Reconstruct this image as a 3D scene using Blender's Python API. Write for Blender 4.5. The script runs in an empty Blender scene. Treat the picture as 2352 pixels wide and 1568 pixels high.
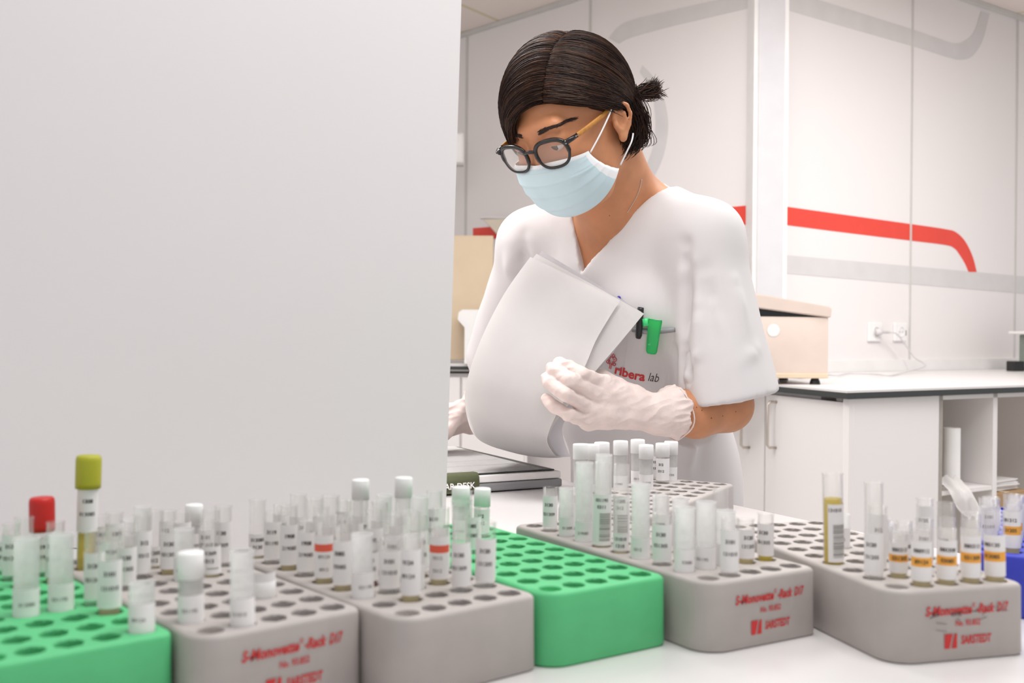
import bpy, bmesh, math, random
import numpy as np
from mathutils import Vector, Matrix, noise
from mathutils.geometry import delaunay_2d_cdt
from mathutils.bvhtree import BVHTree
random.seed(7)
C = bpy.context.scene.collection
SC = bpy.context.scene
PI = math.pi

# ------------------------------------------------------------------ camera
FPX = 2400.0
CAM_Z = 1.123
TABLE_Z = 0.88
RACK_H = 0.055
RTOP = TABLE_Z + RACK_H
cd = bpy.data.cameras.new('camera'); cam = bpy.data.objects.new('camera', cd); C.objects.link(cam)
cd.sensor_width = 36.0; cd.lens = 36.0 * FPX / 2352.0
cd.clip_start = 0.02; cd.clip_end = 60
ROLL = 0.008; PITCH = -math.atan(14 / FPX)
cam.matrix_world = Matrix.Translation((0, 0, CAM_Z)) @ Matrix.Rotation(PI / 2 + PITCH, 4, 'X') @ Matrix.Rotation(ROLL, 4, 'Z')
cd.dof.use_dof = True; cd.dof.focus_distance = 1.52; cd.dof.aperture_fstop = 7.5
SC.camera = cam
CM = cam.matrix_world.copy()

# ------------------------------------------------------------------ light
w = bpy.data.worlds.new('world'); SC.world = w; w.use_nodes = True
bg = w.node_tree.nodes['Background']; bg.inputs[0].default_value = (1.0, 0.985, 0.98, 1); bg.inputs[1].default_value = 0.50
def area(name, loc, sx, sy, power, col=(1, 0.985, 0.97), rot=(0, 0, 0)):
    l = bpy.data.lights.new(name, 'AREA'); l.shape = 'RECTANGLE'; l.size = sx; l.size_y = sy
    l.energy = power; l.color = col
    o = bpy.data.objects.new(name, l); C.objects.link(o); o.location = loc; o.rotation_euler = rot
    return o
area('ceiling_or_fill_lamp', (1.45, 2.3, 2.58), 1.2, 0.6, 16)
area('ceiling_or_fill_lamp', (0.3, 3.0, 2.58), 1.2, 0.6, 16)
area('ceiling_or_fill_lamp', (2.3, 3.2, 2.58), 1.2, 0.6, 20)
area('ceiling_or_fill_lamp', (0.35, 0.75, 2.58), 1.2, 0.6, 18)  # added fill light from the front, brightens the lifted pages
area('ceiling_or_fill_lamp', (-0.75, 1.95, 2.58), 1.2, 0.6, 26)  # added fill: lights the partition's back so it bounces onto the pages
SC.view_settings.view_transform = 'Standard'; SC.view_settings.look = 'None'
SC.view_settings.gamma = 1; SC.view_settings.use_curve_mapping = False
SC.view_settings.exposure = 0.25
SC.cycles.transparent_max_bounces = 32
SC.cycles.max_bounces = 10

# ------------------------------------------------------------------ pixel helpers (2352x1568 frame)
def ray(px, py):
    d = Vector(((px - 1176) / FPX, (784 - py) / FPX, -1))
    return (CM.to_3x3() @ d)
def P(px, py, Y):
    d = ray(px, py); t = Y / d.y
    return Vector((0, 0, CAM_Z)) + d * t
def PZ(px, py, z):
    d = ray(px, py); t = (z - CAM_Z) / d.z
    return Vector((0, 0, CAM_Z)) + d * t
def PW(px, py, p0, dr):   # hit a vertical wall through p0 with horizontal direction dr
    d = ray(px, py); n = Vector((dr[1], -dr[0], 0)); o = Vector((0, 0, CAM_Z))
    t = (Vector((p0[0], p0[1], 0)) - Vector((o.x, o.y, 0))).dot(n) / Vector((d.x, d.y, 0)).dot(n)
    return o + d * t

# ------------------------------------------------------------------ materials
def mat(name, col, rough=0.5, metal=0.0, spec=0.5, bump=None, var=None, trans=0, sss=0, coat=0, aniso=0, sheen=0):
    m = bpy.data.materials.new(name); m.use_nodes = True
    nt = m.node_tree; b = nt.nodes['Principled BSDF']
    b.inputs['Base Color'].default_value = (*col, 1); b.inputs['Roughness'].default_value = rough
    b.inputs['Metallic'].default_value = metal; b.inputs['Specular IOR Level'].default_value = spec
    b.inputs['Coat Weight'].default_value = coat
    b.inputs['Sheen Weight'].default_value = sheen
    if sss:
        b.inputs['Subsurface Weight'].default_value = sss; b.inputs['Subsurface Scale'].default_value = 0.006
        b.inputs['Subsurface Radius'].default_value = (1, .35, .2)
    tc = nt.nodes.new('ShaderNodeTexCoord')
    if bump:
        sc, st = bump[0], bump[1]
        n = nt.nodes.new('ShaderNodeTexNoise'); n.inputs['Scale'].default_value = sc; n.inputs['Detail'].default_value = 6
        nt.links.new(tc.outputs['Object'], n.inputs['Vector'])
        bp = nt.nodes.new('ShaderNodeBump'); bp.inputs['Strength'].default_value = st; bp.inputs['Distance'].default_value = bump[2] if len(bump) > 2 else .001
        nt.links.new(n.outputs['Fac'], bp.inputs['Height']); nt.links.new(bp.outputs['Normal'], b.inputs['Normal'])
    v = var or (12, 0.03)
    n2 = nt.nodes.new('ShaderNodeTexNoise'); n2.inputs['Scale'].default_value = v[0]; n2.inputs['Detail'].default_value = 4
    nt.links.new(tc.outputs['Object'], n2.inputs['Vector'])
    r = nt.nodes.new('ShaderNodeValToRGB')
    r.color_ramp.elements[0].position = .3; r.color_ramp.elements[1].position = .7
    r.color_ramp.elements[0].color = (*[max(0, c * (1 - v[1])) for c in col], 1)
    r.color_ramp.elements[1].color = (*[min(1, c * (1 + v[1])) for c in col], 1)
    nt.links.new(n2.outputs['Fac'], r.inputs['Fac']); nt.links.new(r.outputs['Color'], b.inputs['Base Color'])
    return m

def plastic_clear(name, tint=(0.99, 0.988, 0.985), haze=0.12, hazecol=(.9, .89, .89), rough=.06, spec=1.0):
    m = bpy.data.materials.new(name); m.use_nodes = True; nt = m.node_tree
    for n in list(nt.nodes): nt.nodes.remove(n)
    out = nt.nodes.new('ShaderNodeOutputMaterial')
    tr = nt.nodes.new('ShaderNodeBsdfTransparent'); tr.inputs[0].default_value = (*tint, 1)
    gl = nt.nodes.new('ShaderNodeBsdfGlossy'); gl.inputs['Roughness'].default_value = rough
    lw = nt.nodes.new('ShaderNodeLayerWeight'); lw.inputs['Blend'].default_value = .5
    fr = nt.nodes.new('ShaderNodeMath'); fr.operation = 'POWER'; fr.inputs[1].default_value = 3.0; nt.links.new(lw.outputs['Facing'], fr.inputs[0])
    mu = nt.nodes.new('ShaderNodeMath'); mu.operation = 'MULTIPLY'; mu.inputs[1].default_value = .55 * spec
    nt.links.new(fr.outputs[0], mu.inputs[0])
    df = nt.nodes.new('ShaderNodeBsdfDiffuse'); df.inputs[0].default_value = (*hazecol, 1)
    tl = nt.nodes.new('ShaderNodeBsdfTranslucent'); tl.inputs[0].default_value = (*hazecol, 1)
    mx0 = nt.nodes.new('ShaderNodeMixShader'); mx0.inputs[0].default_value = .5
    nt.links.new(df.outputs[0], mx0.inputs[1]); nt.links.new(tl.outputs[0], mx0.inputs[2])
    mx1 = nt.nodes.new('ShaderNodeMixShader')
    nz = nt.nodes.new('ShaderNodeTexNoise'); nz.inputs['Scale'].default_value = 90
    tc = nt.nodes.new('ShaderNodeTexCoord'); nt.links.new(tc.outputs['Object'], nz.inputs['Vector'])
    mr = nt.nodes.new('ShaderNodeMapRange'); mr.inputs['To Min'].default_value = haze * .7; mr.inputs['To Max'].default_value = min(1, haze * 1.3)
    nt.links.new(nz.outputs['Fac'], mr.inputs['Value']); nt.links.new(mr.outputs[0], mx1.inputs[0])
    nt.links.new(tr.outputs[0], mx1.inputs[1]); nt.links.new(mx0.outputs[0], mx1.inputs[2])
    mx2 = nt.nodes.new('ShaderNodeMixShader'); nt.links.new(mu.outputs[0], mx2.inputs[0])
    nt.links.new(mx1.outputs[0], mx2.inputs[1]); nt.links.new(gl.outputs[0], mx2.inputs[2])
    nt.links.new(mx2.outputs[0], out.inputs[0])
    return m

M = {}
M['wall'] = mat('wall_paint', (.82, .78, .775), .55, bump=(300, .02), var=(3, .006))
M['slab'] = mat('partition_paint', (.88, .84, .85), .6, bump=(200, .02), var=(1.5, .015))
M['frontwhite'] = mat('cabinet_white', (.84, .80, .79), .35, var=(3, .006))
M['table'] = mat('table_laminate', (.70, .675, .67), .28, bump=(400, .02), var=(3, .02))
M['dark'] = mat('dark_edge', (.035, .04, .04), .5)
M['greyband'] = mat('grey_paint', (.66, .64, .64), .55)
M['redband'] = mat('red_paint', (.78, .062, .04), .5)
M['column'] = mat('column_paint', (.62, .61, .63), .5)
M['whiteborder'] = mat('white_border', (.82, .80, .79), .5)
M['seam'] = mat('panel_seam', (.60, .58, .56), .6)
M['beige'] = mat('machine_beige', (.72, .60, .53), .45, bump=(500, .05))
M['beige2'] = mat('beige_panel', (.70, .56, .40), .6)
M['black'] = mat('black_plastic', (.012, .012, .013), .35)
M['metal'] = mat('brushed_metal', (.62, .56, .50), .35, metal=.8)
M['whiteplastic'] = mat('white_plastic', (.85, .84, .83), .35)
M['greyplastic'] = mat('grey_plastic', (.3, .3, .31), .4)
M['cardboard'] = mat('cardboard', (.42, .27, .14), .8, bump=(80, .1))
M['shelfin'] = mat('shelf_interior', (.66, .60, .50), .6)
M['green_dev'] = mat('device_green', (.22, .26, .22), .5)
M['rackgrey'] = mat('rack_grey_foam', (.46, .42, .40), .62, bump=(900, .15), var=(40, .04))
M['rackgreen'] = mat('rack_green_foam', (.10, .54, .22), .55, bump=(900, .15), var=(40, .04))
M['rackblue'] = mat('rack_blue_foam', (.035, .05, .50), .5, bump=(900, .1))
M['red'] = mat('print_red', (.62, .03, .03), .6)
M['ink'] = mat('print_ink', (.05, .035, .035), .6)
M['clear'] = plastic_clear('clear_tube_plastic', haze=.07, hazecol=(.95, .95, .95))
M['frost'] = plastic_clear('frosted_tube_plastic', haze=.42, hazecol=(.93, .93, .93), rough=.3, spec=.5)
M['lens'] = plastic_clear('lens_glass', haze=.10, spec=1.0)
M['capwhite'] = mat('cap_white', (.93, .93, .92), .4)
M['caplime'] = mat('cap_lime', (.42, .42, .02), .45)
M['capred'] = mat('cap_red', (.60, .012, .008), .4)
M['labelw'] = mat('paper_label', (.86, .84, .84), .6)
M['bandorange'] = mat('orange_band', (.90, .42, .06), .6)
M['bandred'] = mat('red_band', (.80, .12, .07), .6)
M['barcode'] = mat('barcode_grey', (.30, .29, .27), .7)
def liquid(name, col, a):
    return plastic_clear(name, tint=col, haze=a, hazecol=col, rough=.1, spec=.6)
M['lq_yellow'] = liquid('yellow_serum', (.78, .66, .12), .55)
M['lq_amber'] = liquid('amber_serum', (.72, .42, .05), .6)
M['lq_straw'] = liquid('straw_serum', (.80, .72, .48), .5)
M['lq_red'] = liquid('dark_red_blood', (.35, .01, .01), .9)
M['skin'] = mat('skin', (.55, .235, .11), .5, sss=.12, bump=(350, .25, .0006), var=(30, .10))
M['glove'] = mat('latex_glove', (.78, .65, .61), .6, bump=(60, .6, .003), var=(45, .07), sss=.15)
M['scrub'] = mat('scrub_cotton', (.71, .68, .68), .85, bump=(1800, .25, .0004), sheen=.0, var=(5, .01))
M['hair1'] = mat('hair_dark', (.013, .005, .003), .5, spec=.22, var=(60, .3))
M['hair2'] = mat('hair_brown', (.035, .013, .006), .48, spec=.25, var=(60, .3))
M['hair3'] = mat('hair_chestnut', (.085, .033, .014), .48, spec=.25, var=(60, .3))
M['brow'] = mat('eyebrow_hair', (.03, .014, .009), .7)
M['mask'] = mat('mask_blue', (.58, .73, .78), .8, bump=(1500, .3, .0004), var=(20, .04))
M['maskw'] = mat('mask_white', (.85, .86, .88), .8, bump=(1500, .3, .0004))
M['frame'] = mat('tortoise_black_frame', (.012, .010, .010), .22)
M['wood'] = mat('wood_temple', (.52, .22, .035), .4, bump=(200, .2), var=(120, .2))
M['eyew'] = mat('eye_white', (.75, .70, .68), .2)
M['iris'] = mat('iris_brown', (.05, .02, .01), .15)
M['paper'] = mat('sheet_paper', (.93, .905, .895), .7)
M['lav'] = mat('paper_printed', (.80, .78, .80), .7)
M['greenpen'] = mat('green_marker', (.08, .80, .27), .35)
M['purple'] = mat('blue_pen_end', (.04, .03, .35), .3)
M['olive'] = mat('olive_label', (.22, .24, .13), .5)
M['silver'] = mat('silver', (.75, .72, .70), .3, metal=1)
M['floor'] = mat('floor_vinyl', (.60, .58, .56), .4, bump=(100, .05))
M['shoe'] = mat('white_clog', (.8, .8, .8), .4)
M['mole'] = mat('mole', (.22, .08, .045), .6)
M['lip'] = mat('lip', (.45, .13, .10), .45)

# ceiling tiles: procedural grid
def tile_mat():
    m = bpy.data.materials.new('ceiling_tiles'); m.use_nodes = True; nt = m.node_tree; b = nt.nodes['Principled BSDF']
    tc = nt.nodes.new('ShaderNodeTexCoord'); mp = nt.nodes.new('ShaderNodeMapping'); mp.inputs['Rotation'].default_value = (0, 0, math.radians(35))
    br = nt.nodes.new('ShaderNodeTexBrick'); br.offset = 0; br.inputs['Scale'].default_value = 1
    br.inputs['Brick Width'].default_value = .6; br.inputs['Row Height'].default_value = .6; br.inputs['Mortar Size'].default_value = .012
    br.inputs['Color1'].default_value = (.80, .71, .66, 1); br.inputs['Color2'].default_value = (.80, .72, .67, 1); br.inputs['Mortar'].default_value = (.66, .58, .42, 1)
    nt.links.new(tc.outputs['Object'], mp.inputs[0]); nt.links.new(mp.outputs[0], br.inputs[0]); nt.links.new(br.outputs['Color'], b.inputs['Base Color'])
    b.inputs['Roughness'].default_value = .8
    return m
M['ceiling'] = tile_mat()

# ------------------------------------------------------------------ mesh helpers
def link(name, me, m, parent=None, smooth=False, loc=None):
    o = bpy.data.objects.new(name, me); C.objects.link(o)
    ms = m if isinstance(m, (list, tuple)) else [m]
    if len(me.materials) == 0:
        for x in ms: me.materials.append(M[x] if isinstance(x, str) else x)
    if parent: o.parent = parent
    if loc is not None: o.location = loc
    if smooth: me.polygons.foreach_set('use_smooth', [True] * len(me.polygons))
    return o
def obj(name, bm, m, parent=None, smooth=False, loc=None, norm=True):
    if norm: bmesh.ops.recalc_face_normals(bm, faces=bm.faces)
    me = bpy.data.meshes.new(name); bm.to_mesh(me); bm.free()
    return link(name, me, m, parent, smooth, loc)
def smooth_angle(o, a=35):
    me = o.data
    me.polygons.foreach_set('use_smooth', [True] * len(me.polygons))
    try: me.set_sharp_from_angle(angle=math.radians(a))
    except Exception: pass
def thing(name, label, cat, loc=(0, 0, 0), rotz=0, group=None):
    o = bpy.data.objects.new(name, None); C.objects.link(o); o.empty_display_size = .02
    o.location = loc; o.rotation_euler = (0, 0, rotz); o['label'] = label; o['category'] = cat
    if group: o['group'] = group
    return o
def tag(o, label, cat, group=None):
    o['label'] = label; o['category'] = cat
    if group: o['group'] = group
    return o
def struct(o):
    o['kind'] = 'structure'; return o
def box(bm, c, s, rot=None, bev=0, mi=0):
    r = bmesh.ops.create_cube(bm, size=1)
    vs = r['verts']
    bmesh.ops.scale(bm, vec=s, verts=vs)
    if bev:
        es = list({e for v in vs for e in v.link_edges})
        rr = bmesh.ops.bevel(bm, geom=es, offset=bev, segments=2, profile=.5, affect='EDGES')
        vs = list({v for f in rr['faces'] for v in f.verts} | {v for v in vs if v.is_valid})
    if rot is not None: bmesh.ops.transform(bm, matrix=rot.to_4x4(), verts=vs)
    bmesh.ops.translate(bm, vec=c, verts=vs)
    for f in {f for v in vs for f in v.link_faces}: f.material_index = mi
    return vs
def Rz(a): return Matrix.Rotation(a, 3, 'Z')
def prism(bm, pts, z0, z1, mi=0):
    a = [bm.verts.new((p[0], p[1], z0)) for p in pts]; b = [bm.verts.new((p[0], p[1], z1)) for p in pts]
    n = len(pts)
    fs = [bm.faces.new(a[::-1]), bm.faces.new(b)]
    for i in range(n): fs.append(bm.faces.new((a[i], a[(i + 1) % n], b[(i + 1) % n], b[i])))
    for f in fs: f.material_index = mi
    return a + b
def lathe(bm, prof, n=20, cap0=False, cap1=False, mi=0, c=(0, 0)):
    rings = []
    for r, z in prof:
        rings.append([bm.verts.new((c[0] + r * math.cos(2 * PI * i / n), c[1] + r * math.sin(2 * PI * i / n), z)) for i in range(n)])
    for a, b in zip(rings, rings[1:]):
        for i in range(n):
            f = bm.faces.new((a[i], a[(i + 1) % n], b[(i + 1) % n], b[i])); f.material_index = mi
    if cap0: bm.faces.new(rings[0][::-1]).material_index = mi
    if cap1: bm.faces.new(rings[-1]).material_index = mi
def tube(bm, pts, r, n=8, closed=False, mi=0):
    pts = [Vector(p) for p in pts]; N = len(pts)
    rs = r if isinstance(r, (list, tuple)) else [r] * N
    rings = []; up = None
    for i in range(N):
        if closed: t = pts[(i + 1) % N] - pts[i - 1]
        else: t = pts[min(i + 1, N - 1)] - pts[max(i - 1, 0)]
        t.normalize()
        if up is None:
            up = t.orthogonal().normalized()
        up = (up - t * up.dot(t)).normalized(); s = t.cross(up)
        rings.append([bm.verts.new(pts[i] + (up * math.cos(2 * PI * k / n) + s * math.sin(2 * PI * k / n)) * rs[i]) for k in range(n)])
    R = range(N if closed else N - 1)
    for i in R:
        a, b = rings[i], rings[(i + 1) % N]
        if closed and i == N - 1:   # match the closest rotation
            best = min(range(n), key=lambda q: (b[q].co - a[0].co).length)
            b = b[best:] + b[:best]
        for k in range(n):
            f = bm.faces.new((a[k], a[(k + 1) % n], b[(k + 1) % n], b[k])); f.material_index = mi
    if not closed:
        bm.faces.new(rings[0][::-1]).material_index = mi; bm.faces.new(rings[-1]).material_index = mi
def spline(pts, n):
    pts = [np.array(p, float) for p in pts]; out = []
    k = len(pts) - 1
    for j in range(n):
        x = j / (n - 1) * k; i = min(int(x), k - 1); t = x - i
        p0 = pts[max(i - 1, 0)]; p1 = pts[i]; p2 = pts[i + 1]; p3 = pts[min(i + 2, k)]
        out.append(.5 * ((2 * p1) + (-p0 + p2) * t + (2 * p0 - 5 * p1 + 4 * p2 - p3) * t * t + (-p0 + 3 * p1 - 3 * p2 + p3) * t ** 3))
    return out
def text_mesh(s, size, offset=0, shear=0, align='CENTER', ext=0.0):
    cu = bpy.data.curves.new('t', 'FONT'); cu.body = s; cu.size = size; cu.align_x = align; cu.align_y = 'CENTER'
    cu.offset = offset; cu.shear = shear; cu.extrude = ext; cu.resolution_u = 3
    o = bpy.data.objects.new('t', cu); C.objects.link(o)
    dg = bpy.context.evaluated_depsgraph_get(); dg.update()
    me = bpy.data.meshes.new_from_object(o.evaluated_get(dg))
    bpy.data.objects.remove(o); bpy.data.curves.remove(cu)
    me.materials.clear()
    return me

# ------------------------------------------------------------------ implicit surfaces (smooth body modelling)
class Field:
    def __init__(s, lo, hi, h):
        s.lo = np.array(lo, float); s.h = h
        s.n = tuple(int(math.ceil((hi[i] - lo[i]) / h)) + 1 for i in range(3))
        s.F = np.full(s.n, .5, np.float32)
        s.ax = [np.arange(s.n[i], dtype=np.float32) * h + lo[i] for i in range(3)]
    def _sub(s, lo, hi, pad):
        sl = []
        for i in range(3):
            a = max(0, int((lo[i] - pad - s.lo[i]) / s.h)); b = min(s.n[i], int((hi[i] + pad - s.lo[i]) / s.h) + 2)
            if b <= a: return None
            sl.append(slice(a, b))
        sl = tuple(sl)
        return sl, s.ax[0][sl[0]][:, None, None], s.ax[1][sl[1]][None, :, None], s.ax[2][sl[2]][None, None, :]
    def _comb(s, sl, d, k, mode):
        A = s.F[sl]
        if mode == 'sub': A = -A
        if k > 0:
            hh = np.clip(.5 + .5 * (A - d) / k, 0, 1)
            R = A * (1 - hh) + d * hh - k * hh * (1 - hh)
        else: R = np.minimum(A, d)
        if mode == 'sub':
            R = -R
        s.F[sl] = R
    def cone(s, a, b, ra, rb, k=.01, mode='add'):
        a = np.array(a, float); b = np.array(b, float); m = max(ra, rb)
        q = s._sub(np.minimum(a, b), np.maximum(a, b), m + k + 2 * s.h)
        if q is None: return s
        sl, X, Y, Z = q; ab = b - a; L2 = float(ab @ ab) or 1e-9
        t = np.clip(((X - a[0]) * ab[0] + (Y - a[1]) * ab[1] + (Z - a[2]) * ab[2]) / L2, 0, 1)
        d = np.sqrt((X - a[0] - t * ab[0]) ** 2 + (Y - a[1] - t * ab[1]) ** 2 + (Z - a[2] - t * ab[2]) ** 2) - (ra + (rb - ra) * t)
        s._comb(sl, d, k, mode); return s
    def ell(s, c, r, ax=None, k=.01, mode='add'):
        c = np.array(c, float); m = max(r)
        q = s._sub(c, c, m + k + 2 * s.h)
        if q is None: return s
        sl, X, Y, Z = q; A = np.eye(3) if ax is None else np.array(ax, float)
        l = [(X - c[0]) * A[i][0] + (Y - c[1]) * A[i][1] + (Z - c[2]) * A[i][2] for i in range(3)]
        k0 = np.sqrt((l[0] / r[0]) ** 2 + (l[1] / r[1]) ** 2 + (l[2] / r[2]) ** 2)
        k1 = np.sqrt((l[0] / r[0] ** 2) ** 2 + (l[1] / r[1] ** 2) ** 2 + (l[2] / r[2] ** 2) ** 2) + 1e-9
        s._comb(sl, k0 * (k0 - 1) / k1, k, mode); return s
    def mesh(s):
        F = s.F; S = F < 0; nx, ny, nz = s.n
        cs = (nx - 1, ny - 1, nz - 1)
        cnt = np.zeros(cs, np.int8)
        for i in (0, 1):
            for j in (0, 1):
                for k in (0, 1): cnt += S[i:nx - 1 + i, j:ny - 1 + j, k:nz - 1 + k]
        act = (cnt > 0) & (cnt < 8); ids = np.full(cs, -1, np.int32); idx = np.argwhere(act)
        ids[act] = np.arange(len(idx))
        acc = np.zeros((len(idx), 3)); num = np.zeros(len(idx))
        I, J, K = idx.T
        for ax in range(3):
            o = [q for q in range(3) if q != ax]
            for u in (0, 1):
                for v in (0, 1):
                    a = [I.copy(), J.copy(), K.copy()]; a[o[0]] += u; a[o[1]] += v
                    b = [x.copy() for x in a]; b[ax] += 1
                    fa = F[tuple(a)]; fb = F[tuple(b)]; cr = (fa < 0) != (fb < 0)
                    t = np.where(cr, fa / np.where(cr, fa - fb, 1), 0)
                    p = np.stack(a, 1).astype(float); p[:, ax] += t
                    acc[cr] += p[cr]; num[cr] += 1
        V = acc / num[:, None] * s.h + s.lo
        faces = []
        for ax in range(3):
            o = [q for q in range(3) if q != ax]
            sa = [slice(None)] * 3; sb = [slice(None)] * 3; sa[ax] = slice(0, -1); sb[ax] = slice(1, None)
            A = S[tuple(sa)]; B = S[tuple(sb)]; E = np.argwhere(A != B)
            ok = (E[:, o[0]] > 0) & (E[:, o[1]] > 0) & (E[:, o[0]] < cs[o[0]]) & (E[:, o[1]] < cs[o[1]]); E = E[ok]
            q = []
            for du, dv in ((-1, -1), (0, -1), (0, 0), (-1, 0)):
                e = E.copy(); e[:, o[0]] += du; e[:, o[1]] += dv; q.append(ids[tuple(e.T)])
            q = np.stack(q, 1); inside = A[tuple(E.T)]
            if ax == 1: inside = ~inside
            q[~inside] = q[~inside][:, ::-1]
            faces.append(q)
        return V, np.concatenate(faces)
def np_mesh(name, V, Fc):
    me = bpy.data.meshes.new(name); me.vertices.add(len(V)); me.vertices.foreach_set('co', np.asarray(V, np.float32).ravel())
    k = Fc.shape[1]; me.loops.add(Fc.size); me.loops.foreach_set('vertex_index', Fc.astype(np.int32).ravel())
    me.polygons.add(len(Fc)); me.polygons.foreach_set('loop_start', np.arange(0, Fc.size, k, dtype=np.int32))
    me.polygons.foreach_set('loop_total', np.full(len(Fc), k, np.int32))
    me.update(calc_edges=True); me.validate()
    me.polygons.foreach_set('use_smooth', [True] * len(me.polygons))
    return me
def relax(V, Fc, it=2, lam=.5):
    for _ in range(it):
        S = np.zeros_like(V); n = np.zeros(len(V))
        for a, b in ((0, 1), (1, 2), (2, 3), (3, 0)):
            np.add.at(S, Fc[:, a], V[Fc[:, b]]); np.add.at(S, Fc[:, b], V[Fc[:, a]])
            np.add.at(n, Fc[:, a], 1); np.add.at(n, Fc[:, b], 1)
        V = V + lam * (S / n[:, None] - V)
    return V
def vnormals(V, Fc):
    n = np.cross(V[Fc[:, 2]] - V[Fc[:, 0]], V[Fc[:, 3]] - V[Fc[:, 1]])
    N = np.zeros_like(V)
    for k in range(4): np.add.at(N, Fc[:, k], n)
    return N / (np.linalg.norm(N, axis=1)[:, None] + 1e-12)

#@@ROOM
# ================================================================== ROOM
CEIL = 2.66
bm = bmesh.new(); prism(bm, [(-3, -1.5), (4, -1.5), (4, 7), (-3, 7)], -.05, 0)
struct(obj('floor', bm, 'floor'))
RW0 = Vector((1.575, 4.4, 0)); RWD = Vector((.818, .576, 0)).normalized()
CORN = Vector((.986, 3.985, 0)); LWD = Vector((-.6757, .737, 0)).normalized()
def wall(name, a, b, z0, z1, th, m, side):
    d = (b - a).normalized(); n = Vector((-d.y, d.x, 0)) * side
    bm = bmesh.new(); prism(bm, [a, b, b + n * th, a + n * th], z0, z1)
    return struct(obj(name, bm, m))
rw_end = RW0 + RWD * 3.0
wr = wall('wall_right', CORN, rw_end, 0, CEIL, .1, 'wall', 1)
lw_end = CORN + LWD * 4.6
wl = wall('wall_back', CORN, lw_end, 0, CEIL, .1, 'wall', -1)
bm = bmesh.new(); cpl = [(-3, 1.9), (4.2, 1.9), (4.2, 7.2), (-3, 7.2)]
prism(bm, cpl, CEIL, CEIL + .04); struct(obj('ceiling', bm, 'ceiling'))
nr = Vector((RWD.y, -RWD.x, 0)); nl = Vector((LWD.y, -LWD.x, 0)) * -1
if nl.y > 0: nl = -nl
# painted bands on the walls: polygons traced on the wall plane, 1.5 mm thick paint film
def band(name, wallo, p0, dr, nn, top, bot, m, eps=.002):
    bm = bmesh.new(); n = len(top)
    T = [PW(x, y, p0, dr) + nn * eps for x, y in top]; B = [PW(x, y, p0, dr) + nn * eps for x, y in bot]
    a = [bm.verts.new(p) for p in T]; b = [bm.verts.new(p) for p in B]
    a2 = [bm.verts.new(p - nn * eps * .9) for p in T]; b2 = [bm.verts.new(p - nn * eps * .9) for p in B]
    for i in range(n - 1):
        bm.faces.new((a[i], a[i + 1], b[i + 1], b[i])); bm.faces.new((a2[i], a[i], a[i + 1], a2[i + 1])) ; bm.faces.new((b[i], b2[i], b2[i + 1], b[i + 1]))
    o = obj(name, bm, m, wallo); return o
def z3(p): return [(1560 + x / 2.376, y / 2.376) for x, y in p]
def res(p, n):
    return [tuple(q[:2]) for q in spline([(x, y, 0) for x, y in p], n)]
band('painted_stripe', wr, RW0, RWD, nr, res(z3([(575, -55), (760, 0), (1255, 155), (1400, 205), (1500, 236), (1560, 222), (1610, 170), (1645, 62)]), 40),
     res(z3([(575, 50), (800, 117), (1260, 248), (1400, 292), (1480, 316), (1540, 326), (1600, 305), (1655, 220), (1692, 75)]), 40), 'greyband')
band('painted_stripe', wr, RW0, RWD, nr, res(z3([(565, 1125), (900, 1172), (1260, 1222), (1450, 1250), (1510, 1268), (1560, 1318), (1600, 1400), (1622, 1484)]), 40),
     res(z3([(565, 1225), (900, 1268), (1260, 1312), (1450, 1336), (1500, 1354), (1530, 1390), (1560, 1440), (1578, 1484)]), 40), 'redband')
band('painted_stripe', wr, RW0, RWD, nr, z3([(555, 1389), (2100, 1527)]), z3([(555, 1489), (2100, 1620)]), 'greyband')
hz = lambda p: [(1080 + x / 3.136, 20 + y / 3.136) for x, y in p]
band('painted_stripe', wl, CORN, LWD, nl, res([(1398, 88), (1420, 62), (1455, 45), (1560, 20), (1728, -18)], 24), res([(1422, 100), (1440, 90), (1470, 80), (1560, 56), (1728, 17)], 24), 'greyband')
band('painted_stripe', wl, CORN, LWD, nl, res([(1476, 150), (1500, 176), (1520, 211), (1534, 269), (1532, 323), (1517, 377), (1490, 425)], 30), res([(1470, 165), (1485, 190), (1500, 226), (1506, 281), (1500, 337), (1484, 380), (1460, 410)], 30), 'greyband')
band('painted_stripe', wl, CORN, LWD, nl, [(1087, 524), (1400, 500), (1727, 471)], [(1087, 551), (1400, 535), (1727, 515)], 'redband')
band('painted_stripe', wl, CORN, LWD, nl, [(1500, 592), (1727, 581)], [(1500, 629), (1727, 622)], 'greyband')
# panel seams, as narrow recess strips
def seam(wallo, p0, dr, nn, x0, y0, x1, y1, wpx):
    a = PW(x0, y0, p0, dr); b = PW(x1, y1, p0, dr); c = (a + b) / 2; wd = wpx * c.y / FPX / abs(dr.dot(Vector((1, 0, 0))))
    bm = bmesh.new(); box(bm, (c.x, c.y, 0) , (wd, .006, 1), Matrix.Rotation(math.atan2(dr.y, dr.x), 3, 'Z'))
    for v in bm.verts: v.co.z = a.z if v.co.z > 0 else b.z
    for v in bm.verts: v.co.x, v.co.y = v.co.x + nn.x * .001, v.co.y + nn.y * .001
    return obj('panel_joint', bm, 'seam', wallo)
seam(wr, RW0, RWD, nr, 2095, -10, 2089, 828, 5)
seam(wr, RW0, RWD, nr, 2334, 40, 2331, 832, 6)
seam(wl, CORN, LWD, nl, 1357, -30, 1350, 800, 4)
seam(wl, CORN, LWD, nl, 1073, 60, 1069, 800, 5)
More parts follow.
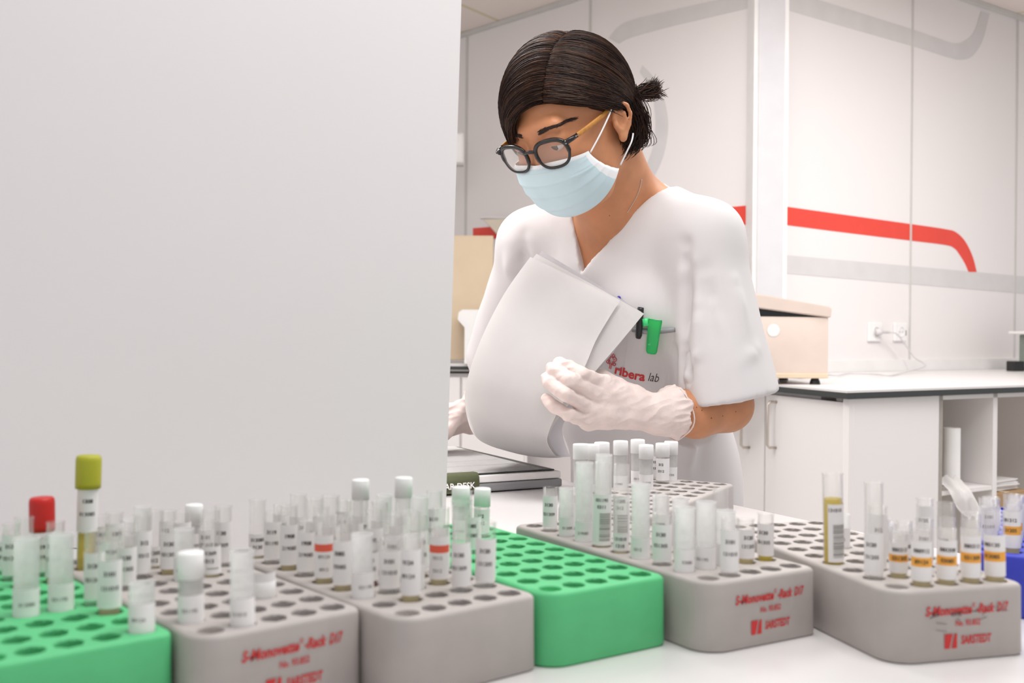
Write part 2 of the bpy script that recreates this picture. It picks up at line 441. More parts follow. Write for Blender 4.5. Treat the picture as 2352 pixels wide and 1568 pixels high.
# corner column
bm = bmesh.new()
cc = P(1769, 400, 3.93); ang = math.radians(2)
box(bm, (cc.x, cc.y + .05, CEIL / 2), (.098, .1, CEIL), Rz(ang), mi=0)
for s in (-1, 1): box(bm, (cc.x + s * .057, cc.y + .055, CEIL / 2), (.016, .1, CEIL), Rz(ang), mi=1)
struct(obj('trim_1', bm, ['column', 'whiteborder']))
# ceiling edge trims
for i, (a, b, nn) in enumerate(((CORN, rw_end, nr), (CORN, lw_end, nl))):
    d = (b - a).normalized(); bm = bmesh.new()
    prism(bm, [a, b, b + nn * .022, a + nn * .022], CEIL - .02, CEIL - .001)
    struct(obj('trim_%d' % (i + 2), bm, 'seam'))
# backsplash on right wall
BC = .985
bm = bmesh.new(); prism(bm, [CORN + RWD * .1, rw_end, rw_end + nr * .02, CORN + RWD * .1 + nr * .02], BC, BC + .048)
struct(obj('baseboard_right', bm, 'whiteborder'))
# foreground partition wall
bm = bmesh.new()
a = P(1025, 1140, 1.17); b = P(1060, 0, 1.17)
sl = (b.x - a.x) / (b.z - a.z)
zt = 2.2
xs = lambda z: a.x + sl * (z - a.z)
v = [(-3, TABLE_Z + .001), (xs(TABLE_Z), TABLE_Z + .001), (xs(zt), zt), (-3, zt)]
fr = [bm.verts.new((x, 1.17, z)) for x, z in v]; bk = [bm.verts.new((x - .012, 1.29, z)) for x, z in v]
bm.faces.new(fr); bm.faces.new(bk[::-1])
for i in range(4): bm.faces.new((fr[i], fr[(i + 1) % 4], bk[(i + 1) % 4], bk[i]))
struct(obj('wall_left', bm, 'slab'))

# ================================================================== TABLE
tb = thing('work_table', 'wide white laminate lab table carrying the test tube racks', 'table', (0, .9, 0))
te1 = PZ(1690, 1160, TABLE_Z); te2 = PZ(1900, 1205, TABLE_Z); dd = (te2 - te1)
pl = [(-1.4, .15), (1.1, .15), (te2.x + dd.x * 2.6, te2.y + dd.y * 2.6), (te2.x, te2.y), (te1.x, te1.y), (.265, 1.59), (.10, 1.73), (-.07, 2.12), (-.6, 2.4), (-1.4, 2.4)]
bm = bmesh.new(); prism(bm, [(x, y - .9) for x, y in pl], TABLE_Z - .03, TABLE_Z)
ff = [e for e in bm.edges]; bmesh.ops.bevel(bm, geom=ff, offset=.002, segments=2, affect='EDGES')
o = obj('tabletop', bm, 'table', tb)
for x, y in ((-1.3, .25), (.85, .25), (-1.3, 2.2), (.12, 1.45)):
    bm = bmesh.new(); box(bm, (x, y - .9, (TABLE_Z - .03) / 2), (.06, .06, TABLE_Z - .03), bev=.004)
    obj('leg', bm, 'whiteplastic', tb)

# ================================================================== BACK COUNTER
cA = PZ(1945, 897, BC); cL = PZ(1777, 882, BC); cR = PZ(2352, 884, BC)
for p in (cA, cL, cR): p.z = 0
dl = (cL - cA).normalized(); dr_ = (cR - cA).normalized()
# extend right edge out of frame, left edge to near the corner
fR = cA + dr_ * 1.9; fL = cA + dl * 1.02
wR = RW0 + RWD * 1.75 + nr * .022; wC = CORN + nr * .05 + nl * .02
cdx = Vector((0, 0, 0))
ct = thing('lab_worktop', 'white worktop with thin black edge on the rear cabinets', 'worktop', (1.4, 3.5, 0))
def rel(p, o): return (p.x - o[0], p.y - o[1])
co = (1.4, 3.5)
bm = bmesh.new(); poly = [cA, fR, wR, CORN + RWD * .12 + nr * .022, fL]
prism(bm, [rel(p, co) for p in poly], BC - .006, BC)
obj('worktop_surface', bm, 'table', ct)
bm = bmesh.new(); prism(bm, [rel(p, co) for p in poly], BC - .022, BC - .006); obj('black_edge', bm, 'dark', ct)
# cabinet carcasses
inw = ((wR + CORN) / 2 - cA).normalized()
def inset(p, d): return p + inw * d
def cabinet_panel(name, a, b, z0, z1, th, m, parent, side):
    d = (b - a).normalized(); n = Vector((-d.y, d.x, 0)) * side
    bm = bmesh.new(); prism(bm, [rel(q, co) for q in (a, b, b + n * th, a + n * th)], z0, z1); return obj(name, bm, m, parent)
cA2 = inset(cA, .03); fR2 = fR + nr * -.03; fL2 = fL + inw * .02
ca = thing('base_cabinet', 'white base cabinet with two doors and long bar handles', 'cabinet', (co[0], co[1], 0))
dL = (fL2 - cA2).normalized(); nL = Vector((dL.y, -dL.x, 0));
if nL.x > 0: nL = -nL
top = BC - .024
cabinet_panel('carcass', cA2 - nL * .02 + dL * .16, fL2 - nL * .02, .08, top, .05, 'frontwhite', ca, -1 if Vector((-dL.y, dL.x, 0)).dot(nL) > 0 else 1)
def on_left(px, py=1000): 
    d = ray(px, py); n = Vector((dL.y, -dL.x, 0)); t = cA2.dot(n) / Vector((d.x, d.y, 0)).dot(n); q = Vector((d.x, d.y, 0)) * t; return q
edges = [cA2, on_left(1757), on_left(1640), on_left(1560)]
for i in range(3):
    a, b = edges[i], edges[i + 1]; g = .004
    d = (b - a).normalized()
    bm = bmesh.new(); q = [a + d * g, b - d * g]
    prism(bm, [rel(p, co) for p in (q[0], q[1], q[1] - nL * .02, q[0] - nL * .02)], .1, top - .01)
    dobj = obj('door', bm, 'frontwhite', ca)
    hx = on_left({0: 1783, 1: 1722, 2: 1630}[i])
    z1 = 1.123 - (925 - 777) * hx.y / FPX; z0 = 1.123 - (1030 - 777) * hx.y / FPX
    bm = bmesh.new(); hp = hx + nL * .03
    tube(bm, [Vector((*rel(hx, co), z1)), Vector((*rel(hx + nL * .022, co), z1)), Vector((*rel(hp, co), z1 - .008)), Vector((*rel(hp, co), z0 + .008)), Vector((*rel(hx + nL * .022, co), z0)), Vector((*rel(hx, co), z0))], .0042, 8)
    h = obj('door_handle', bm, 'metal', dobj, True)
# open shelf unit (right side)
dR = (fR2 - cA2).normalized()
def on_right(px, py=1000):
    d = ray(px, py); n = Vector((dR.y, -dR.x, 0)); t = cA2.dot(n) / Vector((d.x, d.y, 0)).dot(n); return Vector((d.x, d.y, 0)) * t
nR = Vector((dR.y, -dR.x, 0)); sh = thing('shelf_unit', 'white open shelf unit under the rear worktop, holding bin and box', 'shelf unit', (co[0], co[1], 0))
s0, s1, s2, s3, s4 = cA2, on_right(2165), on_right(2285), on_right(2500), on_right(2520)
bk = -nR
def pan(name, a, b, z0, z1, th, m):
    bm = bmesh.new(); prism(bm, [rel(q, co) for q in (a, b, b + bk * th, a + bk * th)], z0, z1); return obj(name, bm, m, sh)
pan('end_panel', s0, s1, .08, top, .02, 'frontwhite')
pan('side_panel', s1 - dR * .018, s1, .08, top, .34, 'shelfin')
pan('side_panel', s2 - dR * .01, s2 + dR * .012, .08, top, .34, 'frontwhite')
pan('side_panel', s3, s4, .08, top, .34, 'frontwhite')
pan('top_rail', s1, s4, top - .012, top, .34, 'frontwhite')
pan('back_panel', s1 + bk * .34, s4 + bk * .34, .08, top, .01, 'shelfin')
zsh = 1.123 - (1128 - 777) * s1.y / FPX
pan('shelf_board', s1, s2 - dR * .012, zsh - .012, zsh, .33, 'frontwhite')
zs2 = zsh - .19
pan('shelf_board', s2 + dR * .012, s3, zs2 - .012, zs2, .33, 'frontwhite')
pan('bottom_board', s1, s4, .08, .1, .34, 'frontwhite')
# things on shelves
def atR(px, dep):   # the point at that depth inside the shelf seen at column px
    d = ray(px, 1000); n = Vector((dR.y, -dR.x, 0)); t = (cA2 + bk * dep).dot(n) / Vector((d.x, d.y, 0)).dot(n); return Vector((d.x, d.y, 0)) * t
q = atR(2186, .05); hgt = (1132 - 998) * q.y / FPX; r = 19 * q.y / FPX
bm = bmesh.new(); lathe(bm, [(r, 0), (r, hgt), (r * .55, hgt + .001), (r * .5, hgt - .01), (r * .5, .01)], 32, cap0=True, cap1=True)
o = obj('paper_roll', bm, ['paper'], None, False, (q.x, q.y, zsh + .001)); smooth_angle(o); tag(o, 'white paper roll standing upright on the open shelf', 'paper roll')
# crumpled towel hanging over the shelf edge
q = atR(2190, .0); bm = bmesh.new()
nu, nv = 14, 20; g = []
for j in range(nv):
    t = j / (nv - 1); row = []
    for i in range(nu):
        s = i / (nu - 1) - .5
        wv = .5 + .5 * math.sin(s * 9 + t * 5)
        x = s * .075 * (1 - .3 * t) + t * .05; y = -.014 * wv - .03 * min(1, t * 2); z = .03 * (1 - t) - .075 * t + .006 * math.sin(s * 14 + t * 8)
        if t < .3: y += .06 * (1 - t / .3)
        row.append(bm.verts.new((x, y - .01, z + .004)))
    g.append(row)
for j in range(nv - 1):
    for i in range(nu - 1): bm.faces.new((g[j][i], g[j][i + 1], g[j + 1][i + 1], g[j + 1][i]))
bmesh.ops.solidify(bm, geom=bm.faces, thickness=.003)
tag(obj('paper_towel', bm, 'paper', None, True, (q.x - .01, q.y, zsh)), 'crumpled white paper towel hanging over the shelf edge', 'paper towel')
sa = math.atan2(dR.y, dR.x); q = s2 + dR * (.012 + .135) + bk * .15; bm = bmesh.new()
box(bm, (0, 0, .075), (.24, .2, .15), Rz(sa), bev=.002); box(bm, (0, 0, .151), (.02, .2, .002), Rz(sa), mi=1)
tag(obj('cardboard_box', bm, ['cardboard', 'beige2'], None, False, (q.x, q.y, zs2 + .001)), 'brown cardboard box on the right open shelf under papers', 'box')
bm = bmesh.new()
for i in range(7): box(bm, (random.uniform(-.006, .006), random.uniform(-.006, .006), .002 + i * .0045), (.2, .15, .003), Rz(sa + random.uniform(-.06, .06)))
tag(obj('paper_stack', bm, 'paper', None, False, (q.x, q.y, zs2 + .154)), 'stack of papers lying on the brown cardboard box', 'paper stack')
# centrifuge
fl = P(1735, 865, 3.02); fl.z = BC
cen = thing('centrifuge', 'beige bench centrifuge with ajar lid on the rear worktop', 'centrifuge')
fwx = P(1903, 860, 3.05)
yaw = math.radians(4); W_, D_, H_ = .40, .34, .195
cen.location = (fwx.x - W_ / 2, fwx.y + D_ / 2 + .02, BC); cen.rotation_euler = (0, 0, yaw)
zf = lambda y: 1.123 - (y - 777) * 3.05 / FPX - BC
hb = zf(728); 
bm = bmesh.new(); box(bm, (0, 0, (hb + .018) / 2), (W_, D_, hb - .018), bev=.008); cb = obj('housing', bm, 'beige', cen); smooth_angle(cb)
bm = bmesh.new(); box(bm, (0, -.002, .026), (W_ * .985, D_ + .002, .014), bev=.002); obj('base_trim', bm, 'beige2', cen)
for sx in (-1, 1):
    for sy in (-1, 1):
        bm = bmesh.new(); lathe(bm, [(.016, 0), (.014, .01), (.009, .02)], 16, True, True, c=(sx * W_ * .42, sy * D_ * .42)); obj('foot', bm, 'black', cen)
bm = bmesh.new()   # black wedge filling the gap under the lid in place of its shade
v = [(-W_ / 2 + .01, hb), (W_ / 2 - .02, hb), (-W_ / 2 + .14, hb + .034), (-W_ / 2 + .01, hb + .03)]
a_ = [bm.verts.new((x, -D_ / 2 + .006, z)) for x, z in v]; b_ = [bm.verts.new((x, D_ / 2 - .02, z)) for x, z in v]
bm.faces.new(a_); bm.faces.new(b_[::-1])
for i in range(4): bm.faces.new((a_[i], a_[(i + 1) % 4], b_[(i + 1) % 4], b_[i]))
obj('lid_gap_shade', bm, 'black', cen)
bm = bmesh.new()
v = [(-W_ / 2, hb + .012), (-W_ / 2 + .115, hb + .012), (-W_ / 2 + .125, hb + .030), (W_ / 2 + .004, hb - .003), (W_ / 2 + .006, hb + .028), (W_ / 2 - .02, hb + .033), (-W_ / 2 + .02, hb + .092), (-W_ / 2, hb + .088)]
a_ = [bm.verts.new((x, -D_ / 2 - .004, z)) for x, z in v]; b_ = [bm.verts.new((x, D_ / 2, z)) for x, z in v]
bm.faces.new(a_); bm.faces.new(b_[::-1])
for i in range(8): bm.faces.new((a_[i], a_[(i + 1) % 8], b_[(i + 1) % 8], b_[i]))
bmesh.ops.recalc_face_normals(bm, faces=bm.faces); bmesh.ops.bevel(bm, geom=[e for e in bm.edges], offset=.003, segments=2, affect='EDGES')
obj('lid', bm, 'beige', cen)
bm = bmesh.new(); rr = bmesh.ops.create_circle(bm, cap_ends=True, radius=.019, segments=28)
bmesh.ops.rotate(bm, cent=(0, 0, 0), matrix=Matrix.Rotation(PI / 2, 3, 'X'), verts=bm.verts); bmesh.ops.translate(bm, vec=(.032, -D_ / 2 - .001, zf(760)), verts=bm.verts)
ro = obj('round_badge', bm, 'whiteplastic', cen); 
# sockets and cable
def on_wall(px, py, e=0): return PW(px, py, RW0, RWD) + nr * e
wa = math.atan2(RWD.y, RWD.x)
for k, px in enumerate((2006, 2064)):
    p = on_wall(px, 762, .006); s = thing('power_socket', ['white wall socket with grey plug inserted, left of the pair', 'empty white wall socket, right of the pair'][k], 'socket', p, wa, 'wall sockets above the worktop')
    bm = bmesh.new(); box(bm, (0, 0, 0), (.084 if k == 0 else .084, .012, .078), bev=.003); obj('face_plate', bm, 'whiteplastic', s)
    bm = bmesh.new(); rr = bmesh.ops.create_circle(bm, cap_ends=False, radius=.021, segments=24)
    pts = [Vector((.021 * math.cos(t * PI / 12), -.0075, .021 * math.sin(t * PI / 12))) for t in range(24)]
    bm.clear(); tube(bm, pts, .0018, 6, True); obj('socket_ring', bm, 'whiteborder', s, True)
    if k == 1:
        bm = bmesh.new()
        for sx in (-1, 1): box(bm, (sx * .009, -.0065, 0), (.005, .002, .005), bev=.001)
        box(bm, (.034, -.0065, -.004), (.006, .002, .022))
        obj('socket_hole', bm, 'greyplastic', s)
p = on_wall(2006, 762, .012)
bm = bmesh.new(); 
pg = on_wall(2004, 762, .014); pe = on_wall(2022, 763, .045)
tube(bm, [pg, pg.lerp(pe, .4), pg.lerp(pe, .45), pe], [.014, .013, .006, .005], 14)
cbp = [on_wall(2020, 763, .045), on_wall(2035, 766, .05), on_wall(2055, 790, .05), on_wall(2072, 820, .06), on_wall(2077, 838, .10)]
for x, y in ((2070, 856), (2040, 861), (2000, 858), (1950, 857), (1925, 861), (1900, 860)):
    q = PZ(x, y, BC + .007); cbp.append(q)
tube(bm, spline(cbp, 60), .0032, 6, mi=0)
tag(obj('power_cable', bm, 'greyband', None, True), 'grey power cable with plug running from left socket to the centrifuge', 'cable')
bm = bmesh.new()
pts = [PZ(x, y, BC + .003) for x, y in ((1785, 860), (1800, 856), (1830, 858), (1860, 864), (1840, 867), (1800, 864), (1786, 861))]
tube(bm, spline(pts, 40), .003, 6); tag(obj('cable_loop', bm, 'green_dev', None, True), 'dark thin cable loop lying in front of the centrifuge', 'cable')
# device far right
q = PZ(2352, 852, BC); q = Vector((q.x + .15, q.y + .075, BC))
dv = thing('lab_device', 'dark green and grey instrument cut by right picture edge', 'instrument', q, .3)
bm = bmesh.new(); box(bm, (.02, .0, .08), (.23, .16, .16), bev=.006); obj('housing', bm, 'green_dev', dv)
bm = bmesh.new(); box(bm, (.0, .0, .168), (.27, .2, .012), bev=.003); obj('top_cover', bm, 'whiteplastic', dv)
q = PZ(2332, 852, BC); bm = bmesh.new(); box(bm, (0, 0, .022), (.055, .05, .044), Rz(.3), bev=.004)
pts = [Vector((.02, -.01, .006)), Vector((.05, -.02, .02)), Vector((.07, 0, .03)), Vector((.1, .01, .01))]
tube(bm, spline(pts, 14), .003, 6)
tag(obj('power_adapter', bm, 'black', None, False, (q.x, q.y, BC)), 'black power adapter beside the green instrument', 'adapter')

# ---- left background: counter, panel, device, dispenser
LC = 1.0
lc = thing('side_counter', 'white counter with black edge seen left behind the person', 'counter', (-.22, 4.55, 0))
yl = 4.45
bm = bmesh.new(); box(bm, (0.0, .16, LC - .006), (.6, .4, .012)); obj('worktop_surface', bm, 'table', lc)
bm = bmesh.new(); box(bm, (0.0, .16, LC - .020), (.6, .4, .016)); obj('black_edge', bm, 'dark', lc)
for i in range(2):
    bm = bmesh.new(); box(bm, (-.14 + .28 * i, 0, LC / 2 - .02), (.27, .02, LC - .08), bev=.002); obj('door', bm, 'frontwhite', lc)
bm = bmesh.new(); box(bm, (0, .175, LC / 2 - .02), (.58, .33, LC - .05)); obj('carcass', bm, 'frontwhite', lc)
y0 = 4.62
a = P(1038, 540, y0); b = P(1133, 540, y0)
bm = bmesh.new(); box(bm, ((a.x + b.x) / 2 - .05, y0 + .03, (a.z + LC + .012) / 2), (b.x - a.x + .1, .06, a.z - LC - .013), bev=.004)
tag(obj('beige_cabinet', bm, 'beige2'), 'tall beige panel box standing on the left rear counter', 'panel')
y0 = 4.5
a = P(1052, 690, y0); b = P(1130, 690, y0)
dvp = thing('white_analyser', 'white curved instrument before the beige panel box', 'instrument', (b.x + .04, y0 + .03, LC))
sx = a.x - b.x - .04
prof = [(sx + .03, 0), (sx + .03, .10), (sx + .03, .155), (sx, .19), (sx + .004, .22), (sx + .02, .232), (.2, .232), (.2, 0)]
bm = bmesh.new(); A_ = [bm.verts.new((x, -.05, z)) for x, z in prof]; B_ = [bm.verts.new((x, .05, z)) for x, z in prof]
bm.faces.new(A_); bm.faces.new(B_[::-1])
for i in range(8): bm.faces.new((A_[i], A_[(i + 1) % 8], B_[(i + 1) % 8], B_[i]))
obj('housing', bm, 'whiteplastic', dvp)
bm = bmesh.new(); box(bm, (sx + .07, -.052, .06), (.012, .003, .012)); obj('green_mark', bm, 'greenpen', dvp)
bm = bmesh.new(); box(bm, (sx + .08, -.052, .035), (.05, .003, .004)); obj('display_slot', bm, 'greyplastic', dvp)
p = PW(1160, 525, CORN, LWD) + nl * .02
bm = bmesh.new()
v = [(-.11, .04), (.12, .045), (.12, -.045), (-.03, -.045)]
A_ = [bm.verts.new((x, -.02, z)) for x, z in v]; B_ = [bm.verts.new((x, .02, z)) for x, z in v]
bm.faces.new(A_).material_index = 0; bm.faces.new(B_[::-1])
for i in range(4): bm.faces.new((A_[i], A_[(i + 1) % 4], B_[(i + 1) % 4], B_[i]))
box(bm, (0.0, 0, .048), (.25, .045, .01), mi=1)
tag(obj('wall_sign', bm, ['shelfin', 'greyband'], None, False, (p.x + .02, p.y - .02, p.z)), 'small patterned plate with grey top on the wall behind shoulder', 'sign')
# paper dispenser and bright lamp seen at the far left
q = P(1053, 330, 4.85)
dsp = thing('towel_dispenser', 'white wall dispenser high on the rear wall beside partition', 'dispenser', (q.x - .02, 5.0, q.z))
bm = bmesh.new(); box(bm, (0, 0, 0), (.08, .09, .15), bev=.012); obj('housing', bm, 'whiteplastic', dsp)
bm = bmesh.new(); box(bm, (.0, -.02, -.078), (.076, .06, .008), bev=.002); obj('outlet', bm, 'seam', dsp)

#@@RACKS
# ================================================================== RACKS
PS, PL = .0223, .0282
RW_, RL_ = .1206, .287
HR = .0088
def rounded_outline(W, L, rads, seg=8):
    pts = []
    cs = [((0, 0), rads[0], PI), ((W, 0), rads[1], 1.5 * PI), ((W, L), rads[2], 0), ((0, L), rads[3], .5 * PI)]
    for (x, y), r, a0 in cs:
        cx = x + (r if x == 0 else -r); cy = y + (r if y == 0 else -r)
        for i in range(seg + 1):
            a = a0 + (PI / 2) * i / seg; pts.append((cx + r * math.cos(a), cy + r * math.sin(a)))
    return pts
def hole_xy(c, r): return ((RW_ - 4 * PS) / 2 + c * PS, (RL_ - 9 * PL) / 2 + r * PL)
def make_rack_mesh(name, mname):
    bm = bmesh.new(); b = .0035
    out = rounded_outline(RW_, RL_, (.022, .009, .009, .009))
    n = len(out); cx, cy = RW_ / 2, RL_ / 2
    def ring(ins, z, tap=0):
        o = []
        for (x, y) in out:
            dx, dy = x - cx, y - cy
            o.append(bm.verts.new((cx + dx * (1 - ins / (RW_ / 2)), cy + dy * (1 - ins / (RL_ / 2)), z)))
        return o
    rings = [ring(.0015, 0), ring(0, .002), ring(.0006, RACK_H - b)]
    for k in range(1, 5):
        a = PI / 2 * k / 4; rings.append(ring(.0006 + b * (1 - math.cos(a)), RACK_H - b + b * math.sin(a)))
    for a, c in zip(rings, rings[1:]):
        for i in range(n): bm.faces.new((a[i], a[(i + 1) % n], c[(i + 1) % n], c[i])).smooth = True
    bm.faces.new(rings[0][::-1])
    # top with holes
    S = 20
    vs = [v.co.to_2d() for v in rings[-1]]; edges = [(i, (i + 1) % n) for i in range(n)]
    pts2 = list(vs); holes = []
    for r in range(10):
        for c in range(5):
            x, y = hole_xy(c, r)
            st = len(pts2)
            for i in range(S): pts2.append(Vector((x + (HR + .0007) * math.cos(2 * PI * i / S), y + (HR + .0007) * math.sin(2 * PI * i / S))))
            edges += [(st + i, st + (i + 1) % S) for i in range(S)]; holes.append((x, y))
    rv, re, rf, ov, oe, of = delaunay_2d_cdt(pts2, edges, [], 1, 1e-7)
    V3 = []
    key = {}
    for v in rings[-1]: key[(round(v.co.x, 6), round(v.co.y, 6))] = v
    for p in rv:
        k = (round(p.x, 6), round(p.y, 6))
        if k not in key: key[k] = bm.verts.new((p.x, p.y, RACK_H))
        V3.append(key[k])
    for f in rf:
        c = sum((rv[i] for i in f), Vector((0, 0))) / len(f)
        if any((c.x - h[0]) ** 2 + (c.y - h[1]) ** 2 < (HR * .96) ** 2 for h in holes): continue
        try: bm.faces.new([V3[i] for i in f])
        except ValueError: pass
    for hi, (x, y) in enumerate(holes):
        top = [key[(round(x + (HR + .0007) * math.cos(2 * PI * i / S), 6), round(y + (HR + .0007) * math.sin(2 * PI * i / S), 6))] for i in range(S)]
        dep = .030 if hi == 0 else .046
        if hi == 0: dep = .006
        prev = top
        for rr, zz in ((HR, RACK_H - .0007), (HR - .0006, RACK_H - dep)):
            cur = [bm.verts.new((x + rr * math.cos(2 * PI * i / S), y + rr * math.sin(2 * PI * i / S), zz)) for i in range(S)]
            for i in range(S): bm.faces.new((prev[(i + 1) % S], prev[i], cur[i], cur[(i + 1) % S]))
            prev = cur
        bm.faces.new(prev)
    bmesh.ops.recalc_face_normals(bm, faces=bm.faces)
    me = bpy.data.meshes.new(name); bm.to_mesh(me); bm.free(); me.materials.append(M[mname])
    return me
RM = {c: make_rack_mesh('rack_block', 'rack' + c) for c in ('grey', 'green', 'blue')}
RACKS = {}
def rack(key, frpx, theta, color, label, col_phrase, text=0, fr_is_corner=True):
    th = math.radians(theta); p = PZ(frpx[0], frpx[1], RTOP)
    ex = Vector((math.cos(th), math.sin(th), 0)); ey = Vector((-math.sin(th), math.cos(th), 0))
    o0 = p - ex * RW_; o0.z = TABLE_Z
    t = thing('tube_rack', label, 'tube rack', o0, th, 'tube racks on the white table')
    link('rack_block', RM[color], [], t)
    if text:
        lines = [('S-Monovette', .0098, .0003, .25, (.0583, .0385), .041), ('®', .0045, .0001, 0, (.0808, .0415), .0028), ('-Rack', .0098, .0003, .25, (.0905, .0385), .0165), ('D17', .0098, .0003, .25, (.1062, .0385), .0105), ('No. 93.852', .0062, .0001, .1, (.0755, .0285), .022), ('SARSTEDT', .0088, .00025, .1, (.0830, .0155), .027)]
        parts = []
        for s, sz, off, shr, (x, z), wdt in lines:
            me = text_mesh(s, sz, off, shr); xs_ = [v.co.x for v in me.vertices]; me.transform(Matrix.Scale(wdt / (max(xs_) - min(xs_)), 4, (1, 0, 0)))
            me.transform(Matrix.Translation((x - .009, -.0004, z)) @ Matrix.Rotation(PI / 2, 4, 'X')); parts.append(me)
        bm = bmesh.new()
        for me in parts: bm.from_mesh(me); bpy.data.meshes.remove(me)
        # square mark with a slanted white stroke
        for vv in ([(.055, .010), (.0595, .010), (.0622, .021), (.055, .021)], [(.0612, .010), (.066, .010), (.066, .021), (.0640, .021)]):
            bm.faces.new([bm.verts.new((a - .009, -.0004, b)) for a, b in vv])
        po = obj('printed_text', bm, 'red', t)
        po['label'] = 'red printed text and square mark on the rack front'
        if text == 2:
            bm = bmesh.new()
            for _ in range(16):
                x = random.uniform(.03, .10); z = random.uniform(.024, .039); L = random.uniform(.004, .012); a = random.uniform(-.6, 1.2)
                tube(bm, [Vector((x, -.0005, z)), Vector((x + L * math.cos(a), -.0005, z + L * .5 * math.sin(a)))], random.uniform(.0001, .0003), 4)
            obj('pen_scribble', bm, 'ink', t)
    RACKS[key] = dict(o=o0, ex=ex, ey=ey, used={}, phrase=col_phrase)
    return t
rack('R1', (406, 1450), 41, 'green', 'green foam tube rack at the lower left corner, under the red cap tube', 'left green rack')
rack('R2', (838, 1396), 41, 'grey', 'grey tube rack with red print between left green and plain grey racks', 'leftmost grey rack', 1)
rack('R3', (1240, 1364), 39.5, 'grey', 'grey tube rack without visible print, crowded with tubes, left of central green rack', 'plain central grey rack')
rack('R4', (1537, 1321), 34.5, 'green', 'green foam tube rack at centre with mostly empty holes', 'central green rack')
rack('R5', (1881, 1303), 31, 'grey', 'grey tube rack with clean red print right of the central green rack', 'grey rack right of centre', 1)
rack('R6', (2360, 1340), 15.5, 'grey', 'grey tube rack at lower right with pen scribbled red print', 'rightmost grey rack', 2)
rack('R7', (2574, 1298), -28, 'blue', 'blue tube rack at the right picture edge full of tubes', 'blue rack')
# rear rack: its long side faces the camera
p8 = PZ(1687, 1102, RTOP); th8 = math.radians(61)
rack('R8', (1502, 1186), -29, 'grey', 'grey tube rack at the rear in front of the person', 'rear grey rack')

